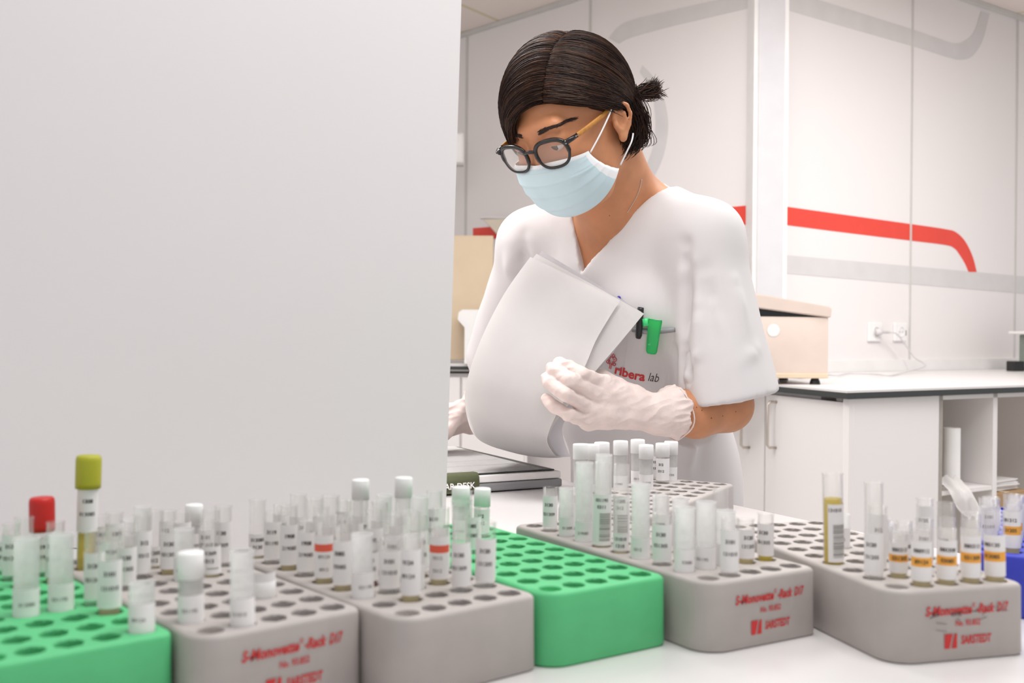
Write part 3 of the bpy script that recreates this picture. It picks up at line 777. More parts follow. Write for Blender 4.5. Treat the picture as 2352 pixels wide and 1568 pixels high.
# ------------------------------------------------------------------ tubes
STR = ['031309', '013085', '031195', '131010', '219085', '0312', '131205', '031305', '89124', '03085']
_cache = {}
def wrap_text(s, size, z, R, off=0):
    me = text_mesh(s, size, off)
    for v in me.vertices:
        a = v.co.x / R - PI / 2; v.co = Vector((R * math.cos(a), R * math.sin(a), z + v.co.y))
    return me
def tube_parts(kind, above, r, si):
    k = (kind, round(above, 3), r, si % len(STR))
    if k in _cache: return _cache[k]
    B = -.045; top = above; parts = []
    s = STR[si % len(STR)]
    capped = kind in ('frostcap', 'lime', 'redcap', 'clearcap', 'lowcap')
    body = 'frost' if kind in ('frost', 'frostcap', 'lowcap') else 'clear'
    bt = top - (.022 if kind in ('lime', 'redcap') else (.011 if kind in ('frostcap', 'clearcap', 'lowcap') else 0))
    bm = bmesh.new(); t = .0007
    prof = [(r * math.sin(a), B + r - r * math.cos(a)) for a in (.02, .4, .8, 1.2, PI / 2)] + [(r, bt - .002), (r + .0003, bt - .0015), (r + .0003, bt), (r - t, bt), (r - t, B + r)] + [((r - t) * math.sin(a), B + r - (r - t) * math.cos(a)) for a in (1.2, .8, .4, .02)]
    lathe(bm, prof, 20); bmesh.ops.recalc_face_normals(bm, faces=bm.faces)
    for f in bm.faces: f.smooth = True
    me = bpy.data.meshes.new('tube_body'); bm.to_mesh(me); bm.free(); me.materials.append(M[body]); parts.append(('tube_body', me))
    # paper label
    lz0, lz1 = .004, min(bt - .008, .036)
    if kind == 'tall': lz0, lz1 = .002, .050
    if kind in ('lime',): lz0, lz1 = .030, bt - .004
    if kind == 'short': lz0, lz1 = .001, max(.012, bt - .006)
    if kind in ('frost', 'frostcap', 'lowcap'): lz0, lz1 = -.002, .018
    if kind == 'bar': lz0, lz1 = .002, bt - .028
    if lz1 > lz0 + .006:
        bm = bmesh.new(); n = 22; R = r + .0003; a0, a1 = -PI / 2 - 1.75, -PI / 2 + 1.75
        if kind == 'tall': a0, a1 = -PI / 2 - .7, -PI / 2 + 2.0
        hgt = lz1 - lz0
        zb = [lz0, lz1]; mats = [0]
        if kind in ('orange',): zb = [lz0, lz0 + hgt * .36, lz0 + hgt * .6, lz1]; mats = [0, 1, 0]
        if kind in ('redb',): zb = [lz0, lz0 + hgt * .62, lz0 + hgt * .80, lz1]; mats = [0, 2, 0]
        for q in range(len(zb) - 1):
            for i in range(n):
                A = a0 + (a1 - a0) * i / n; D = a0 + (a1 - a0) * (i + 1) / n
                f = bm.faces.new([bm.verts.new((R * math.cos(x), R * math.sin(x), z)) for x, z in ((A, zb[q]), (D, zb[q]), (D, zb[q + 1]), (A, zb[q + 1]))])
                f.material_index = mats[q]; f.smooth = True
        bmesh.ops.remove_doubles(bm, verts=bm.verts, dist=1e-6)
        nb = len(bm.faces)
        def addtxt(tx, size, z, off=0):
            m2 = wrap_text(tx, size, z, R + .00018, off); c0 = len(bm.faces); bm.from_mesh(m2); bpy.data.meshes.remove(m2)
            bm.faces.ensure_lookup_table()
            for f in bm.faces[c0:]: f.material_index = 3
        if kind in ('frost', 'frostcap', 'lowcap'): addtxt(s, .0036, lz0 + hgt * .5)
        elif kind == 'orange': addtxt(s, .0042, lz0 + hgt * .48, .0001); addtxt('88' + s[:4], .0042, lz0 + hgt * .76, .0001)
        elif kind == 'redb': addtxt(s, .0038, lz0 + hgt * .5); addtxt(s[:4], .0036, lz0 + hgt * .2)
        elif kind in ('bar', 'tall'):
            addtxt(s, .0040, lz1 - .005, .0001)
            if kind == 'bar': addtxt(s[:4], .0042, lz1 - .011, .0001)
            z = lz0 + .004; rnd = random.Random(si)
            while z < lz1 - .017:
                hgt2 = rnd.choice((.0005, .0008, .0012)); 
                for i in range(8):
                    A = -PI / 2 - .2 + 1.3 * i / 8; D = A + 1.3 / 8; R2 = R + .00015
                    f = bm.faces.new([bm.verts.new((R2 * math.cos(x), R2 * math.sin(x), zz)) for x, zz in ((A, z), (D, z), (D, z + hgt2), (A, z + hgt2))]); f.material_index = 4
                z += hgt2 + rnd.choice((.0004, .0006, .0009))
        else:
            addtxt(s, .0042, lz0 + hgt * .42, .00008)
            if hgt > .02: addtxt(s[1:5], .0042, lz0 + hgt * .72, .00015)
        me = bpy.data.meshes.new('paper_label'); bm.to_mesh(me); bm.free()
        for x in ('labelw', 'bandorange', 'bandred', 'ink', 'barcode'): me.materials.append(M[x])
        parts.append(('paper_label', me))
    lq = {'yellow': ('lq_yellow', .62), 'tall': ('lq_yellow', .72), 'straw': ('lq_straw', .5), 'amber': ('lq_amber', .45), 'blood': ('lq_red', .12), 'bar': ('lq_straw', .0), 'orange': ('lq_straw', .15), 'redb': ('lq_straw', .3), 'lime': ('lq_yellow', .42)}.get(kind)
    if lq:
        bm = bmesh.new(); rl = r - .0009; zt = lq[1] * bt
        pr = [(rl * math.sin(a), B + r - rl * math.cos(a)) for a in (.02, .5, 1.0, PI / 2)] + [(rl, zt), (rl * .8, zt - .0004), (.0001, zt - .0005)]
        lathe(bm, pr, 18); bmesh.ops.recalc_face_normals(bm, faces=bm.faces)
        for f in bm.faces: f.smooth = True
        me = bpy.data.meshes.new('liquid'); bm.to_mesh(me); bm.free(); me.materials.append(M[lq[0]]); parts.append(('liquid', me))
    if capped:
        bm = bmesh.new(); cm = {'lime': 'caplime', 'redcap': 'capred'}.get(kind, 'capwhite')
        rc = r + (.0022 if kind in ('lime', 'redcap') else .0006)
        if kind in ('lime', 'redcap'): pr = [(r + .0005, bt - .004), (rc * .99, bt - .004), (rc, bt), (rc, top - .004), (rc * .95, top - .001), (rc * .85, top), (.0005, top)]
        else: pr = [(r + .0004, bt - .006), (rc, bt - .006), (rc, top - .001), (rc * .93, top), (.0005, top)]
        lathe(bm, pr, 24); bmesh.ops.recalc_face_normals(bm, faces=bm.faces)
        for f in bm.faces: f.smooth = True
        me = bpy.data.meshes.new('cap'); bm.to_mesh(me); bm.free(); me.materials.append(M[cm]); parts.append(('cap', me))
    _cache[k] = parts
    return parts
ORD = ['first', 'second', 'third', 'fourth', 'fifth', 'sixth', 'seventh', 'eighth', 'ninth', 'tenth']
DESC = {'clear': 'clear open tube', 'frost': 'frosted white tube', 'frostcap': 'frosted white-capped tube', 'lime': 'tall lime-capped tube', 'redcap': 'red-capped tube', 'clearcap': 'clear white-capped tube', 'lowcap': 'low white-capped tube',
        'tall': 'tall barcoded yellow tube', 'yellow': 'tube of yellow serum', 'straw': 'tube of straw serum', 'amber': 'tube of amber serum', 'blood': 'tube with dark blood', 'bar': 'barcoded clear tube', 'orange': 'orange-banded tube', 'redb': 'red-banded tube', 'short': 'short clear tube'}
NT = 0
def put(key, px, by, ty, kind, r=.0072):
    global NT
    R = RACKS[key]; p = PZ(px, by, RTOP); best = None
    for rr in range(10):
        for c in range(5):
            if (c, rr) in R['used'] or (c, rr) == (0, 0): continue
            x, y = hole_xy(c, rr); q = R['o'] + R['ex'] * x + R['ey'] * y; d = (Vector((q.x, q.y)) - Vector((p.x, p.y))).length
            if best is None or d < best[0]: best = (d, c, rr, q)
    if best is None: return
    d, c, rr, q = best; R['used'][(c, rr)] = 1
    zt = 1.123 + (CAM_Z - 1.123)
    # height above the rack from the top pixel at that depth
    tp = P(px, ty, q.y); above = max(.012, round((tp.z - RTOP) / .003) * .003)
    above = min(above, .125)
    NT += 1
    lab = '%s, %s from left in %s row of %s' % (DESC[kind], ORD[c], ORD[rr], R['phrase'])
    t = thing('test_tube', lab, 'test tube', (q.x, q.y, RTOP), random.uniform(-.5, .5), 'test tubes in the ' + R['phrase'])
    t.rotation_euler = (random.uniform(-.02, .02), random.uniform(-.02, .02), random.uniform(-.35, .35) + math.atan2(-q.x, q.y) * 1)
    for nm, me in tube_parts(kind, above, r, NT % 10 if kind not in ('tall',) else 3):
        o = bpy.data.objects.new(nm, me); C.objects.link(o); o.parent = t
T = {
 'R1': [(70, 1415, 1235, 'frost', .008), (138, 1400, 1226, 'frost', .008), (215, 1400, 1240, 'straw', .0075), (68, 1318, 1142, 'redcap', .0072), (12, 1345, 1190, 'straw', .0065), (112, 1330, 1200, 'straw', .0065), (160, 1318, 1205, 'clear', .0065), (325, 1440, 1335, 'frost', .0078), (30, 1310, 1215, 'clear', .0065), (262, 1375, 1215, 'clear', .0065)],
 'R2': [(205, 1308, 1047, 'lime', .0076), (462, 1440, 1265, 'frostcap', .008), (540, 1430, 1262, 'frost', .0076), (640, 1372, 1333, 'lowcap', .008), (345, 1330, 1180, 'clear'), (382, 1305, 1176, 'bar'), (300, 1345, 1225, 'clear'), (262, 1315, 1210, 'bar'), (425, 1290, 1175, 'clear'), (447, 1318, 1165, 'bar'), (280, 1290, 1180, 'clear'), (330, 1290, 1165, 'frost'), (500, 1285, 1190, 'clear'), (470, 1275, 1160, 'frostcap'), (405, 1270, 1170, 'clear'), (365, 1290, 1190, 'frost', .0075), (315, 1310, 1200, 'straw'), (285, 1330, 1215, 'clear'), (395, 1320, 1210, 'frost', .0075), (520, 1272, 1165, 'clear'), (240, 1290, 1185, 'clear')],
 'R3': [(793, 1365, 1228, 'frost', .0078), (890, 1370, 1238, 'clear', .0075), (950, 1352, 1225, 'frost', .0075), (1010, 1348, 1200, 'redb', .0072), (1075, 1345, 1195, 'clear', .0074), (845, 1350, 1240, 'blood', .0068), (690, 1345, 1180, 'redb'), (728, 1345, 1185, 'straw'), (757, 1345, 1190, 'amber'), (555, 1285, 1150, 'bar'), (605, 1290, 1170, 'clear'), (620, 1272, 1160, 'clear'), (655, 1310, 1158, 'straw'), (690, 1300, 1145, 'straw'), (715, 1290, 1138, 'clear'), (742, 1310, 1135, 'straw'), (775, 1300, 1145, 'clear'), (800, 1310, 1165, 'amber'), (835, 1300, 1150, 'straw'), (862, 1290, 1098, 'clearcap'), (920, 1285, 1097, 'clearcap'), (895, 1320, 1180, 'clear'), (960, 1310, 1175, 'clear'), (985, 1290, 1140, 'frost'), (1000, 1320, 1165, 'clear'), (925, 1330, 1185, 'straw'), (870, 1340, 1175, 'straw'), (980, 1335, 1175, 'bar'), (1030, 1320, 1150, 'clear'), (680, 1280, 1160, 'clear'), (730, 1275, 1150, 'clear'), (1040, 1300, 1140, 'frost'), (820, 1330, 1200, 'clear')],
 'R4': [(1100, 1235, 1120, 'clearcap', .0072), (1062, 1232, 1116, 'frostcap', .0078), (1030, 1262, 1128, 'clear'), (1048, 1215, 1125, 'clear'), (1085, 1262, 1165, 'clear')],
 'R5': [(1213, 1228, 1118, 'clear'), (1252, 1240, 1122, 'frost'), (1300, 1258, 1060, 'bar', .0080), (1345, 1265, 1150, 'bar', .0065), (1360, 1240, 1062, 'frost', .0080), (1392, 1278, 1110, 'frost', .0080), (1440, 1250, 1065, 'bar', .0075), (1442, 1285, 1180, 'clear', .0078), (1405, 1240, 1040, 'frost', .0078), (1488, 1300, 1165, 'frost', .0078), (1485, 1265, 1130, 'frost'), (1550, 1300, 1175, 'clear', .0078), (1572, 1308, 1148, 'frost', .0080), (1525, 1262, 1140, 'frost', .0078), (1640, 1300, 1175, 'frost', .0080), (1632, 1280, 1150, 'bar', .0078), (1680, 1285, 1190, 'straw', .0068), (1770, 1290, 1178, 'yellow', .0066), (1690, 1245, 1120, 'clear', .0068), (1590, 1255, 1145, 'frost', .0075), (1330, 1225, 1080, 'straw', .0065), (1378, 1262, 1130, 'amber', .0060), (1270, 1225, 1135, 'clear', .0065), (1605, 1300, 1185, 'clear', .0070)],
 'R6': [(1926, 1296, 1085, 'tall', .0084), (1975, 1300, 1165, 'short', .0072), (2025, 1325, 1108, 'clear', .0070), (2015, 1330, 1215, 'orange', .0068), (2063, 1342, 1215, 'orange', .0072), (2128, 1340, 1210, 'orange', .0070), (2180, 1338, 1190, 'orange', .0070), (2248, 1332, 1172, 'orange', .0075), (2302, 1328, 1175, 'orange', .0075), (2130, 1300, 1190, 'clear', .0068), (2085, 1290, 1205, 'clear', .0068), (2215, 1300, 1185, 'clear', .0070), (2240, 1300, 1148, 'short', .0070), (2050, 1290, 1190, 'clear', .0070), (2170, 1280, 1195, 'clear', .0068), (1940, 1260, 1180, 'frost'), (2280, 1300, 1150, 'clear', .007), (2020, 1262, 1190, 'frost'), (2090, 1262, 1195, 'frost')],
 'R7': [(2290, 1250, 1140, 'clear', .007), (2310, 1255, 1150, 'orange', .007), (2330, 1252, 1140, 'clear', .007), (2350, 1258, 1135, 'orange', .007), (2300, 1235, 1140, 'straw', .007), (2325, 1232, 1138, 'straw', .007), (2345, 1235, 1138, 'clear', .007), (2315, 1225, 1140, 'clear', .007), (2340, 1222, 1135, 'straw', .007), (2270, 1235, 1150, 'clear', .007), (2290, 1222, 1145, 'straw', .007)],
 'R8': [(1502, 1122, 1020, 'frostcap', .0100), (1530, 1108, 1020, 'clearcap', .0086), (1557, 1098, 1013, 'frostcap', .0095), (1581, 1080, 1033, 'clear', .0080), (1312, 1150, 1022, 'frostcap', .0086), (1335, 1140, 1018, 'frostcap', .0086), (1357, 1132, 1015, 'frostcap', .0086), (1378, 1122, 1012, 'frostcap', .0086), (1400, 1110, 1008, 'frostcap', .0086), (1442, 1105, 1024, 'frostcap', .0080)],
}
for k, L in T.items():
    for t in L:
        put(k, t[0], t[1], t[2], t[3], min(t[4] if len(t) > 4 else .0068, .0085))

#@@BINDER
# ================================================================== BINDER AND PAPERS
bz = TABLE_Z + .001
e0 = P(1025, 1128, 1.575); e1 = P(1292, 1099, 1.67)
ed = Vector((e1.x - e0.x, e1.y - e0.y, 0)); el = ed.length; ed.normalize(); en = Vector((-ed.y, ed.x, 0))
st = Vector((e0.x, e0.y, 0)) - ed * .14
bnd = thing('ring_binder', 'open white ring binder with dark base lying before the person', 'binder', (st.x, st.y, bz), math.atan2(ed.y, ed.x))
BL = el + .14; BD = .38
bm = bmesh.new(); box(bm, (BL / 2, BD / 2, .0075), (BL, BD, .013), bev=.003); obj('dark_base', bm, 'greyplastic', bnd)
bm = bmesh.new(); box(bm, (BL / 2 - .001, BD / 2, .0205), (BL - .002, BD - .002, .011), bev=.002); obj('page_block', bm, 'paper', bnd)
bm = bmesh.new(); box(bm, (BL / 2 - .004, BD / 2 + .003, .0275), (BL - .012, BD - .012, .002), bev=.0005); obj('black_cover', bm, 'dark', bnd)
bm = bmesh.new(); nn_ = 24; g = []
for j in range(nn_):
    row = []
    for i in range(nn_):
        x = .004 + (BL - .03) * i / (nn_ - 1); y = .01 + (BD - .03) * j / (nn_ - 1)
        z = .0290 + .006 * math.exp(-((y - .26) / .06) ** 2) * (1 - i / nn_) + .003 * math.sin(i * .35) * (j / nn_) ** 2
        row.append(bm.verts.new((x, y, z)))
    g.append(row)
for j in range(nn_ - 1):
    for i in range(nn_ - 1): bm.faces.new((g[j][i], g[j][i + 1], g[j + 1][i + 1], g[j + 1][i]))
bmesh.ops.solidify(bm, geom=bm.faces, thickness=.0008)
tp = obj('top_sheet', bm, 'paper', bnd, True)
bm = bmesh.new()
for k in range(5):
    y = .03 + k * .06
    pts = [Vector((.01 + (BL - .05) * i / 12, y + .002 * math.sin(i), .0302 + .006 * math.exp(-((y - .26) / .06) ** 2) * (1 - i / 13) + .003 * math.sin(i * 1.9 * .35) * (y / BD) ** 2)) for i in range(13)]
    tube(bm, pts, .0003, 4)
obj('ruled_line', bm, 'greyband', tp)
# olive spine label with white lettering, rounded end
bm = bmesh.new(); lx = .14 + .055
nseg = 10; prof = [(-.001, .002), (-.0035, .006), (-.005, .012), (-.005, .019), (-.003, .026), (.003, .031), (.012, .032)]
r0 = [[bm.verts.new((x, y, z)) for y, z in prof] for x in (0.01, lx - .004, lx)]
for k, (y, z) in enumerate(prof): r0[2][k].co = Vector((lx, y * .6 + .0015, z * .94 + .001))
for a, b in zip(r0, r0[1:]):
    for i in range(len(prof) - 1): bm.faces.new((a[i], b[i], b[i + 1], a[i + 1]))
bmesh.ops.solidify(bm, geom=bm.faces, thickness=-.001)
ol = obj('spine_label', bm, 'olive', bnd, True)
me = text_mesh('LOOK CLEAR DESK', .013, .0003); me.transform(Matrix.Translation((lx - .066, -.0058, .013)) @ Matrix.Rotation(PI / 2, 4, 'X'))
link('printed_text', me, 'paper', ol)
# curled pages
def P3(t): return P(*t)
Cs = [(1232, 582, 1.64), (1160, 680, 1.625), (1105, 790, 1.605), (1074, 890, 1.60), (1077, 960, 1.62), (1100, 1008, 1.66), (1150, 1032, 1.69), (1165, 1026, 1.74)]
Ds = [(1480, 720, 1.548), (1420, 792, 1.546), (1355, 868, 1.542), (1300, 938, 1.535), (1268, 985, 1.545), (1264, 1015, 1.58), (1282, 1043, 1.62), (1298, 1048, 1.66)]
def sheet(name, Cp, Dp, off, m, parent, nu=20, nv=60):
    c = spline([P3(t) for t in Cp], nv); d = spline([P3(t) for t in Dp], nv); bm = bmesh.new(); g = []
    for j in range(nv):
        a = Vector(c[j]); b = Vector(d[j]); row = []
        for i in range(nu):
            u = i / (nu - 1); p = a.lerp(b, u) + off
            bulge = math.sin(u * PI) * .006; v = j / (nv - 1)
            p.y += -bulge * (1 - v); p.z -= math.sin(u * PI) * .012 * max(0, v - .6) * 1.5
            row.append(bm.verts.new(p))
        g.append(row)
    for j in range(nv - 1):
        for i in range(nu - 1): bm.faces.new((g[j][i], g[j][i + 1], g[j + 1][i + 1], g[j + 1][i]))
    bmesh.ops.solidify(bm, geom=bm.faces, thickness=.0004)
    o = obj(name, bm, m, parent, True); smooth_angle(o, 50); return o
pp = thing('lifted_pages', 'white pages curled upward and held by the gloved hand', 'pages', P(1290, 1050, 1.66))
def rebase(o, par):
    o.data.transform(Matrix.Translation(-par.location)); return o
Cs2 = [(1218, 590, 1.637)] + [(x - 4, y - 2, Y - .003) for x, y, Y in Cs[1:]]
Ds2 = [(1424, 690, 1.562), (1372, 775, 1.552), (1338, 852, 1.538), (1290, 930, 1.530)] + [(x - 6, y + 2, Y - .004) for x, y, Y in Ds[4:]]
rebase(sheet('page', Cs, Ds, Vector((0, .004, 0)), 'paper', pp), pp)
rebase(sheet('page', Cs2, Ds2, Vector((0, -.002, 0)), 'paper', pp), pp)
Cs3 = [(1245, 575, 1.642)] + [(x + 10, y, Y + .012) for x, y, Y in Cs[1:]]
Ds3 = [(1475, 716, 1.560), (1425, 790, 1.556), (1362, 868, 1.552), (1318, 935, 1.550), (1293, 980, 1.588), (1296, 1012, 1.612), (1306, 1040, 1.635), (1312, 1050, 1.665)]
rebase(sheet('page', Cs3, Ds3, Vector((0, .008, 0)), 'lav', pp), pp)

#@@PERSON
# ================================================================== PERSON
per = thing('person', 'person in white short sleeved scrub top, blue mask and glasses, reading papers', 'person', (.23, 1.83, 0))
def addp(o): rebase(o, per); return o
yaw, pit = math.radians(43), math.radians(30)
fh = Vector((-math.sin(yaw), -math.cos(yaw), 0)); HL = Vector((math.cos(yaw), -math.sin(yaw), 0))
HF = fh * math.cos(pit) + Vector((0, 0, -math.sin(pit))); HU = fh * math.sin(pit) + Vector((0, 0, math.cos(pit)))
HC = Vector((.087, 1.558, 1.431))
def H(l, f, u): return HC + HL * l + HF * f + HU * u
HAX = [tuple(HL), tuple(HF), tuple(HU)]
TL = Vector((.807, -.588, 0)).normalized(); TF = Vector((-.588, -.807, 0)).normalized(); TAX = [tuple(TL), tuple(TF), (0, 0, 1)]
TO = Vector((.168, 1.70, 0))
def TT(l, f, z):   # torso coordinates, leaning: origin moves back going down
    o = TO + Vector((.075, .12, 0)) * max(-.2, min(1.2, (1.30 - z) / .42))
    return o + TL * l + TF * f + Vector((0, 0, z))
SL_ = P(1618, 548, 1.60); SR_ = P(1222, 562, 1.80)
EL_ = P(1668, 930, 1.60); WR_ = P(1515, 952, 1.53)
ER_ = P(1150, 850, 1.93); WRR = P(1085, 955, 1.92)

def torso(F, g, k=.05):
    F.ell(TT(0, 0, 1.20), (.150 + g, .098 + g, .17), TAX, k)
    F.ell(TT(0, -.005, 1.03), (.140 + g, .095 + g, .2), TAX, k)
    F.ell(TT(0, -.01, .86), (.134 + g, .110 + g, .2), TAX, k)
    F.cone(SR_, TT(-.04, -.02, 1.325), .044 + g, .046 + g, k); F.cone(SL_, TT(.04, -.02, 1.325), .044 + g, .046 + g, k)
    for s in (-1, 1): F.ell(TT(s * .065, .075, 1.15), (.05 + g, .045 + g, .055 + g), TAX, .03)
NB = TT(0, -.005, 1.31); HB = H(0, -.03, -.065)

# hand skeletons: joints as pixel + depth
LH = dict(
    index=[(1392, 884, 1.512), (1338, 860, 1.480), (1300, 840, 1.496), (1284, 833, 1.514)],
    middle=[(1372, 908, 1.500), (1312, 874, 1.466), (1276, 852, 1.486), (1266, 845, 1.506)],
    ring=[(1358, 938, 1.498), (1300, 906, 1.462), (1264, 880, 1.480), (1256, 868, 1.500)],
    little=[(1352, 966, 1.502), (1306, 952, 1.472), (1270, 932, 1.482), (1256, 916, 1.496)],
    thumb=[(1455, 912, 1.545), (1418, 888, 1.562), (1384, 868, 1.574), (1358, 862, 1.576)])
FR = dict(index=(.0105, .0095, .0088, .0080), middle=(.0108, .0098, .0090, .0080), ring=(.0104, .0094, .0086, .0078), little=(.0095, .0086, .0078, .0070), thumb=(.0145, .0122, .0110, .0095))
def hand(F, g, J, wrist, thick=.014):
    for f, js in J.items():
        ps = [P(*j) if len(j) == 3 and j[0] > 5 else Vector(j) for j in js]; rr = FR[f]
        for i in range(3): F.cone(ps[i], ps[i + 1], rr[i] + g, rr[i + 1] + g, .0022 if f != 'thumb' else .004)
    m = {f: (P(*J[f][0]) if J[f][0][0] > 5 else Vector(J[f][0])) for f in J}
    for f in ('index', 'middle', 'ring', 'little'):
        F.cone(m[f], wrist.lerp(m[f], .18), .0125 + g, .017 + g, .008)
    F.cone(m['index'].lerp(m['middle'], .5), wrist, .014 + g, .021 + g, .008)
    F.cone(m['little'].lerp(m['ring'], .5), wrist, .014 + g, .021 + g, .008)
    F.cone(m['thumb'], wrist, .0155 + g, .020 + g, .01)
wr2 = WRR
RH = dict(
    index=[(1035, 945, 1.86), (1010, 965, 1.84), (992, 985, 1.83), (980, 998, 1.83)],
    middle=[(1030, 958, 1.87), (1000, 972, 1.85), (980, 990, 1.85), (968, 1002, 1.85)],
    ring=[(1030, 972, 1.89), (1002, 984, 1.87), (984, 998, 1.87), (974, 1006, 1.87)],
    little=[(1036, 984, 1.91), (1012, 994, 1.89), (996, 1004, 1.89), (986, 1010, 1.89)],
    thumb=[(1062, 940, 1.87), (1045, 960, 1.85), (1030, 985, 1.84), (1020, 1000, 1.84)])

B = Field((-.14, 1.42, .87), (.42, 2.05, 1.59), .0021)
torso(B, -.006)
B.cone(NB + Vector((0, 0, -.02)), HB, .060, .050, .03)
B.cone(TT(.03, -.03, 1.33), H(.02, -.05, -.05), .04, .04, .03)
B.cone(SR_, ER_, .045, .037, .02); B.cone(ER_, WRR, .038, .026, .015)
B.cone(SL_, EL_, .046, .038, .02); B.cone(EL_, WR_, .0395, .0275, .015)
B.cone(P(1640, 925, 1.585), P(1600, 955, 1.56), .036, .033, .02)
hand(B, -.0012, LH, WR_)
hand(B, -.0012, RH, WRR)
# head
def he(c, r, k=.012, mode='add'): B.ell(H(*c), r, HAX, k, mode)
def hc(a, b, ra, rb, k=.01, mode='add'): B.cone(H(*a), H(*b), ra, rb, k, mode)
he((0, -.012, .03), (.075, .097, .088), .01)
he((0, .028, -.03), (.064, .066, .085), .02)
hc((-.03, .03, -.080), (0, .066, -.086), .026, .018, .02); hc((.03, .03, -.080), (0, .066, -.086), .026, .018, .02)
for s in (-1, 1):
    hc((s * .047, -.005, -.045), (s * .036, .03, -.080), .018, .018, .02)
    he((s * .040, .056, -.020), (.021, .021, .020), .02)
hc((-.036, .078, .030), (.036, .078, .030), .013, .013, .012)
for s in (-1, 1): he((s * .033, .098, .008), (.017, .016, .014), .010, 'sub')
hc((0, .084, .020), (0, .091, -.024), .008, .0090, .008)
for s in (-1, 1): he((s * .012, .087, -.030), (.009, .010, .008), .006)
hc((-.016, .084, -.056), (.016, .084, -.056), .0065, .0065, .008); hc((-.013, .082, -.067), (.013, .082, -.067), .007, .007, .008)
for s in (-1, 1):   # eyelids over the eyeballs, lids lowered
    he((s * .032, .0755, .011), (.0165, .0165, .0125), .004)
    # ear
    he((s * .0785, -.013, -.002), (.0065, .0155, .025), .004)
    he((s * .0855, -.010, -.003), (.0058, .0085, .0125), .0015, 'sub')
    ring = [(s * .080, .001, .006), (s * .0825, -.006, .019), (s * .086, -.017, .023), (s * .0885, -.027, .014), (s * .088, -.030, .000), (s * .084, -.025, -.014), (s * .080, -.014, -.026)]
    for a, b in zip(ring, ring[1:]): hc(a, b, .0032, .0032, .002)
    anti = [(s * .083, -.013, .013), (s * .085, -.021, .006), (s * .085, -.021, -.006), (s * .082, -.014, -.014)]
    for a, b in zip(anti, anti[1:]): hc(a, b, .0022, .0022, .002)
    he((s * .079, -.009, -.026), (.0050, .0085, .0085), .003)
    he((s * .080, .001, -.005), (.0038, .0035, .006), .002)
V, Fc = B.mesh(); V = relax(V, Fc, 2, .45)
body = addp(link('body', np_mesh('body', V, Fc), 'skin', per))
bodyV = V
body_bvh = BVHTree.FromPolygons([Vector(v) for v in V[:, :]], Fc.tolist())
# moles
bm = bmesh.new()
for (x, y) in ((1612, 942), (1634, 960), (1600, 935), (1690, 945), (1660, 955), (1400, 495), (1580, 960)):
    d = ray(x, y).normalized(); hit = body_bvh.ray_cast(Vector((0, 0, CAM_Z)), d)
    if hit[0]:
        r = bmesh.ops.create_icosphere(bm, subdivisions=2, radius=.0005 + .0007 * ((x * 7 + y) % 10) / 10); bmesh.ops.translate(bm, vec=hit[0], verts=r['verts'])
addp(obj('mole', bm, 'mole', body, True))
# eyes
for s in (-1, 1):
    bm = bmesh.new(); bmesh.ops.create_uvsphere(bm, u_segments=24, v_segments=16, radius=.0125)
    for f in bm.faces:
        c = f.calc_center_median().normalized()
        if c.dot(Vector((0, .9, -.44)).normalized()) > .88: f.material_index = 1
    A = Matrix((HL, HF, HU)).transposed().to_4x4(); A.translation = H(s * .032, .0775, .007)
    bmesh.ops.transform(bm, matrix=A, verts=bm.verts); addp(obj('eye', bm, ['eyew', 'iris'], body, True))
def mat_grid(bm, g, mi=0, close=False):
    for j in range(len(g) - 1):
        for i in range(len(g[0]) - 1): bm.faces.new((g[j][i], g[j][i + 1], g[j + 1][i + 1], g[j + 1][i])).material_index = mi
# eyebrows: short hairs lying on the brow
rnd = random.Random(3)
for s in (-1, 1):
    bm = bmesh.new()
    for k in range(380):
        t = rnd.random(); l = s * (.014 + .040 * t); u = .027 + .005 * math.sin(t * 2.6) - .006 * max(0, t - .7) + rnd.uniform(-.0030, .0030) * (1 - .6 * t)
        hs = []
        for dl, du in ((0, 0), (.003, .0008), (.006, .0006)):
            hit = body_bvh.ray_cast(H(l + s * dl, .13, u + du * rnd.uniform(-1, 2)), -HF)
            if hit[0]: hs.append(hit[0] + HF * .0006 + HL * s * .0003)
        if len(hs) == 3: tube(bm, hs, [.00024, .00022, .00008], 3)
    addp(obj('eyebrow', bm, 'brow', per, True))

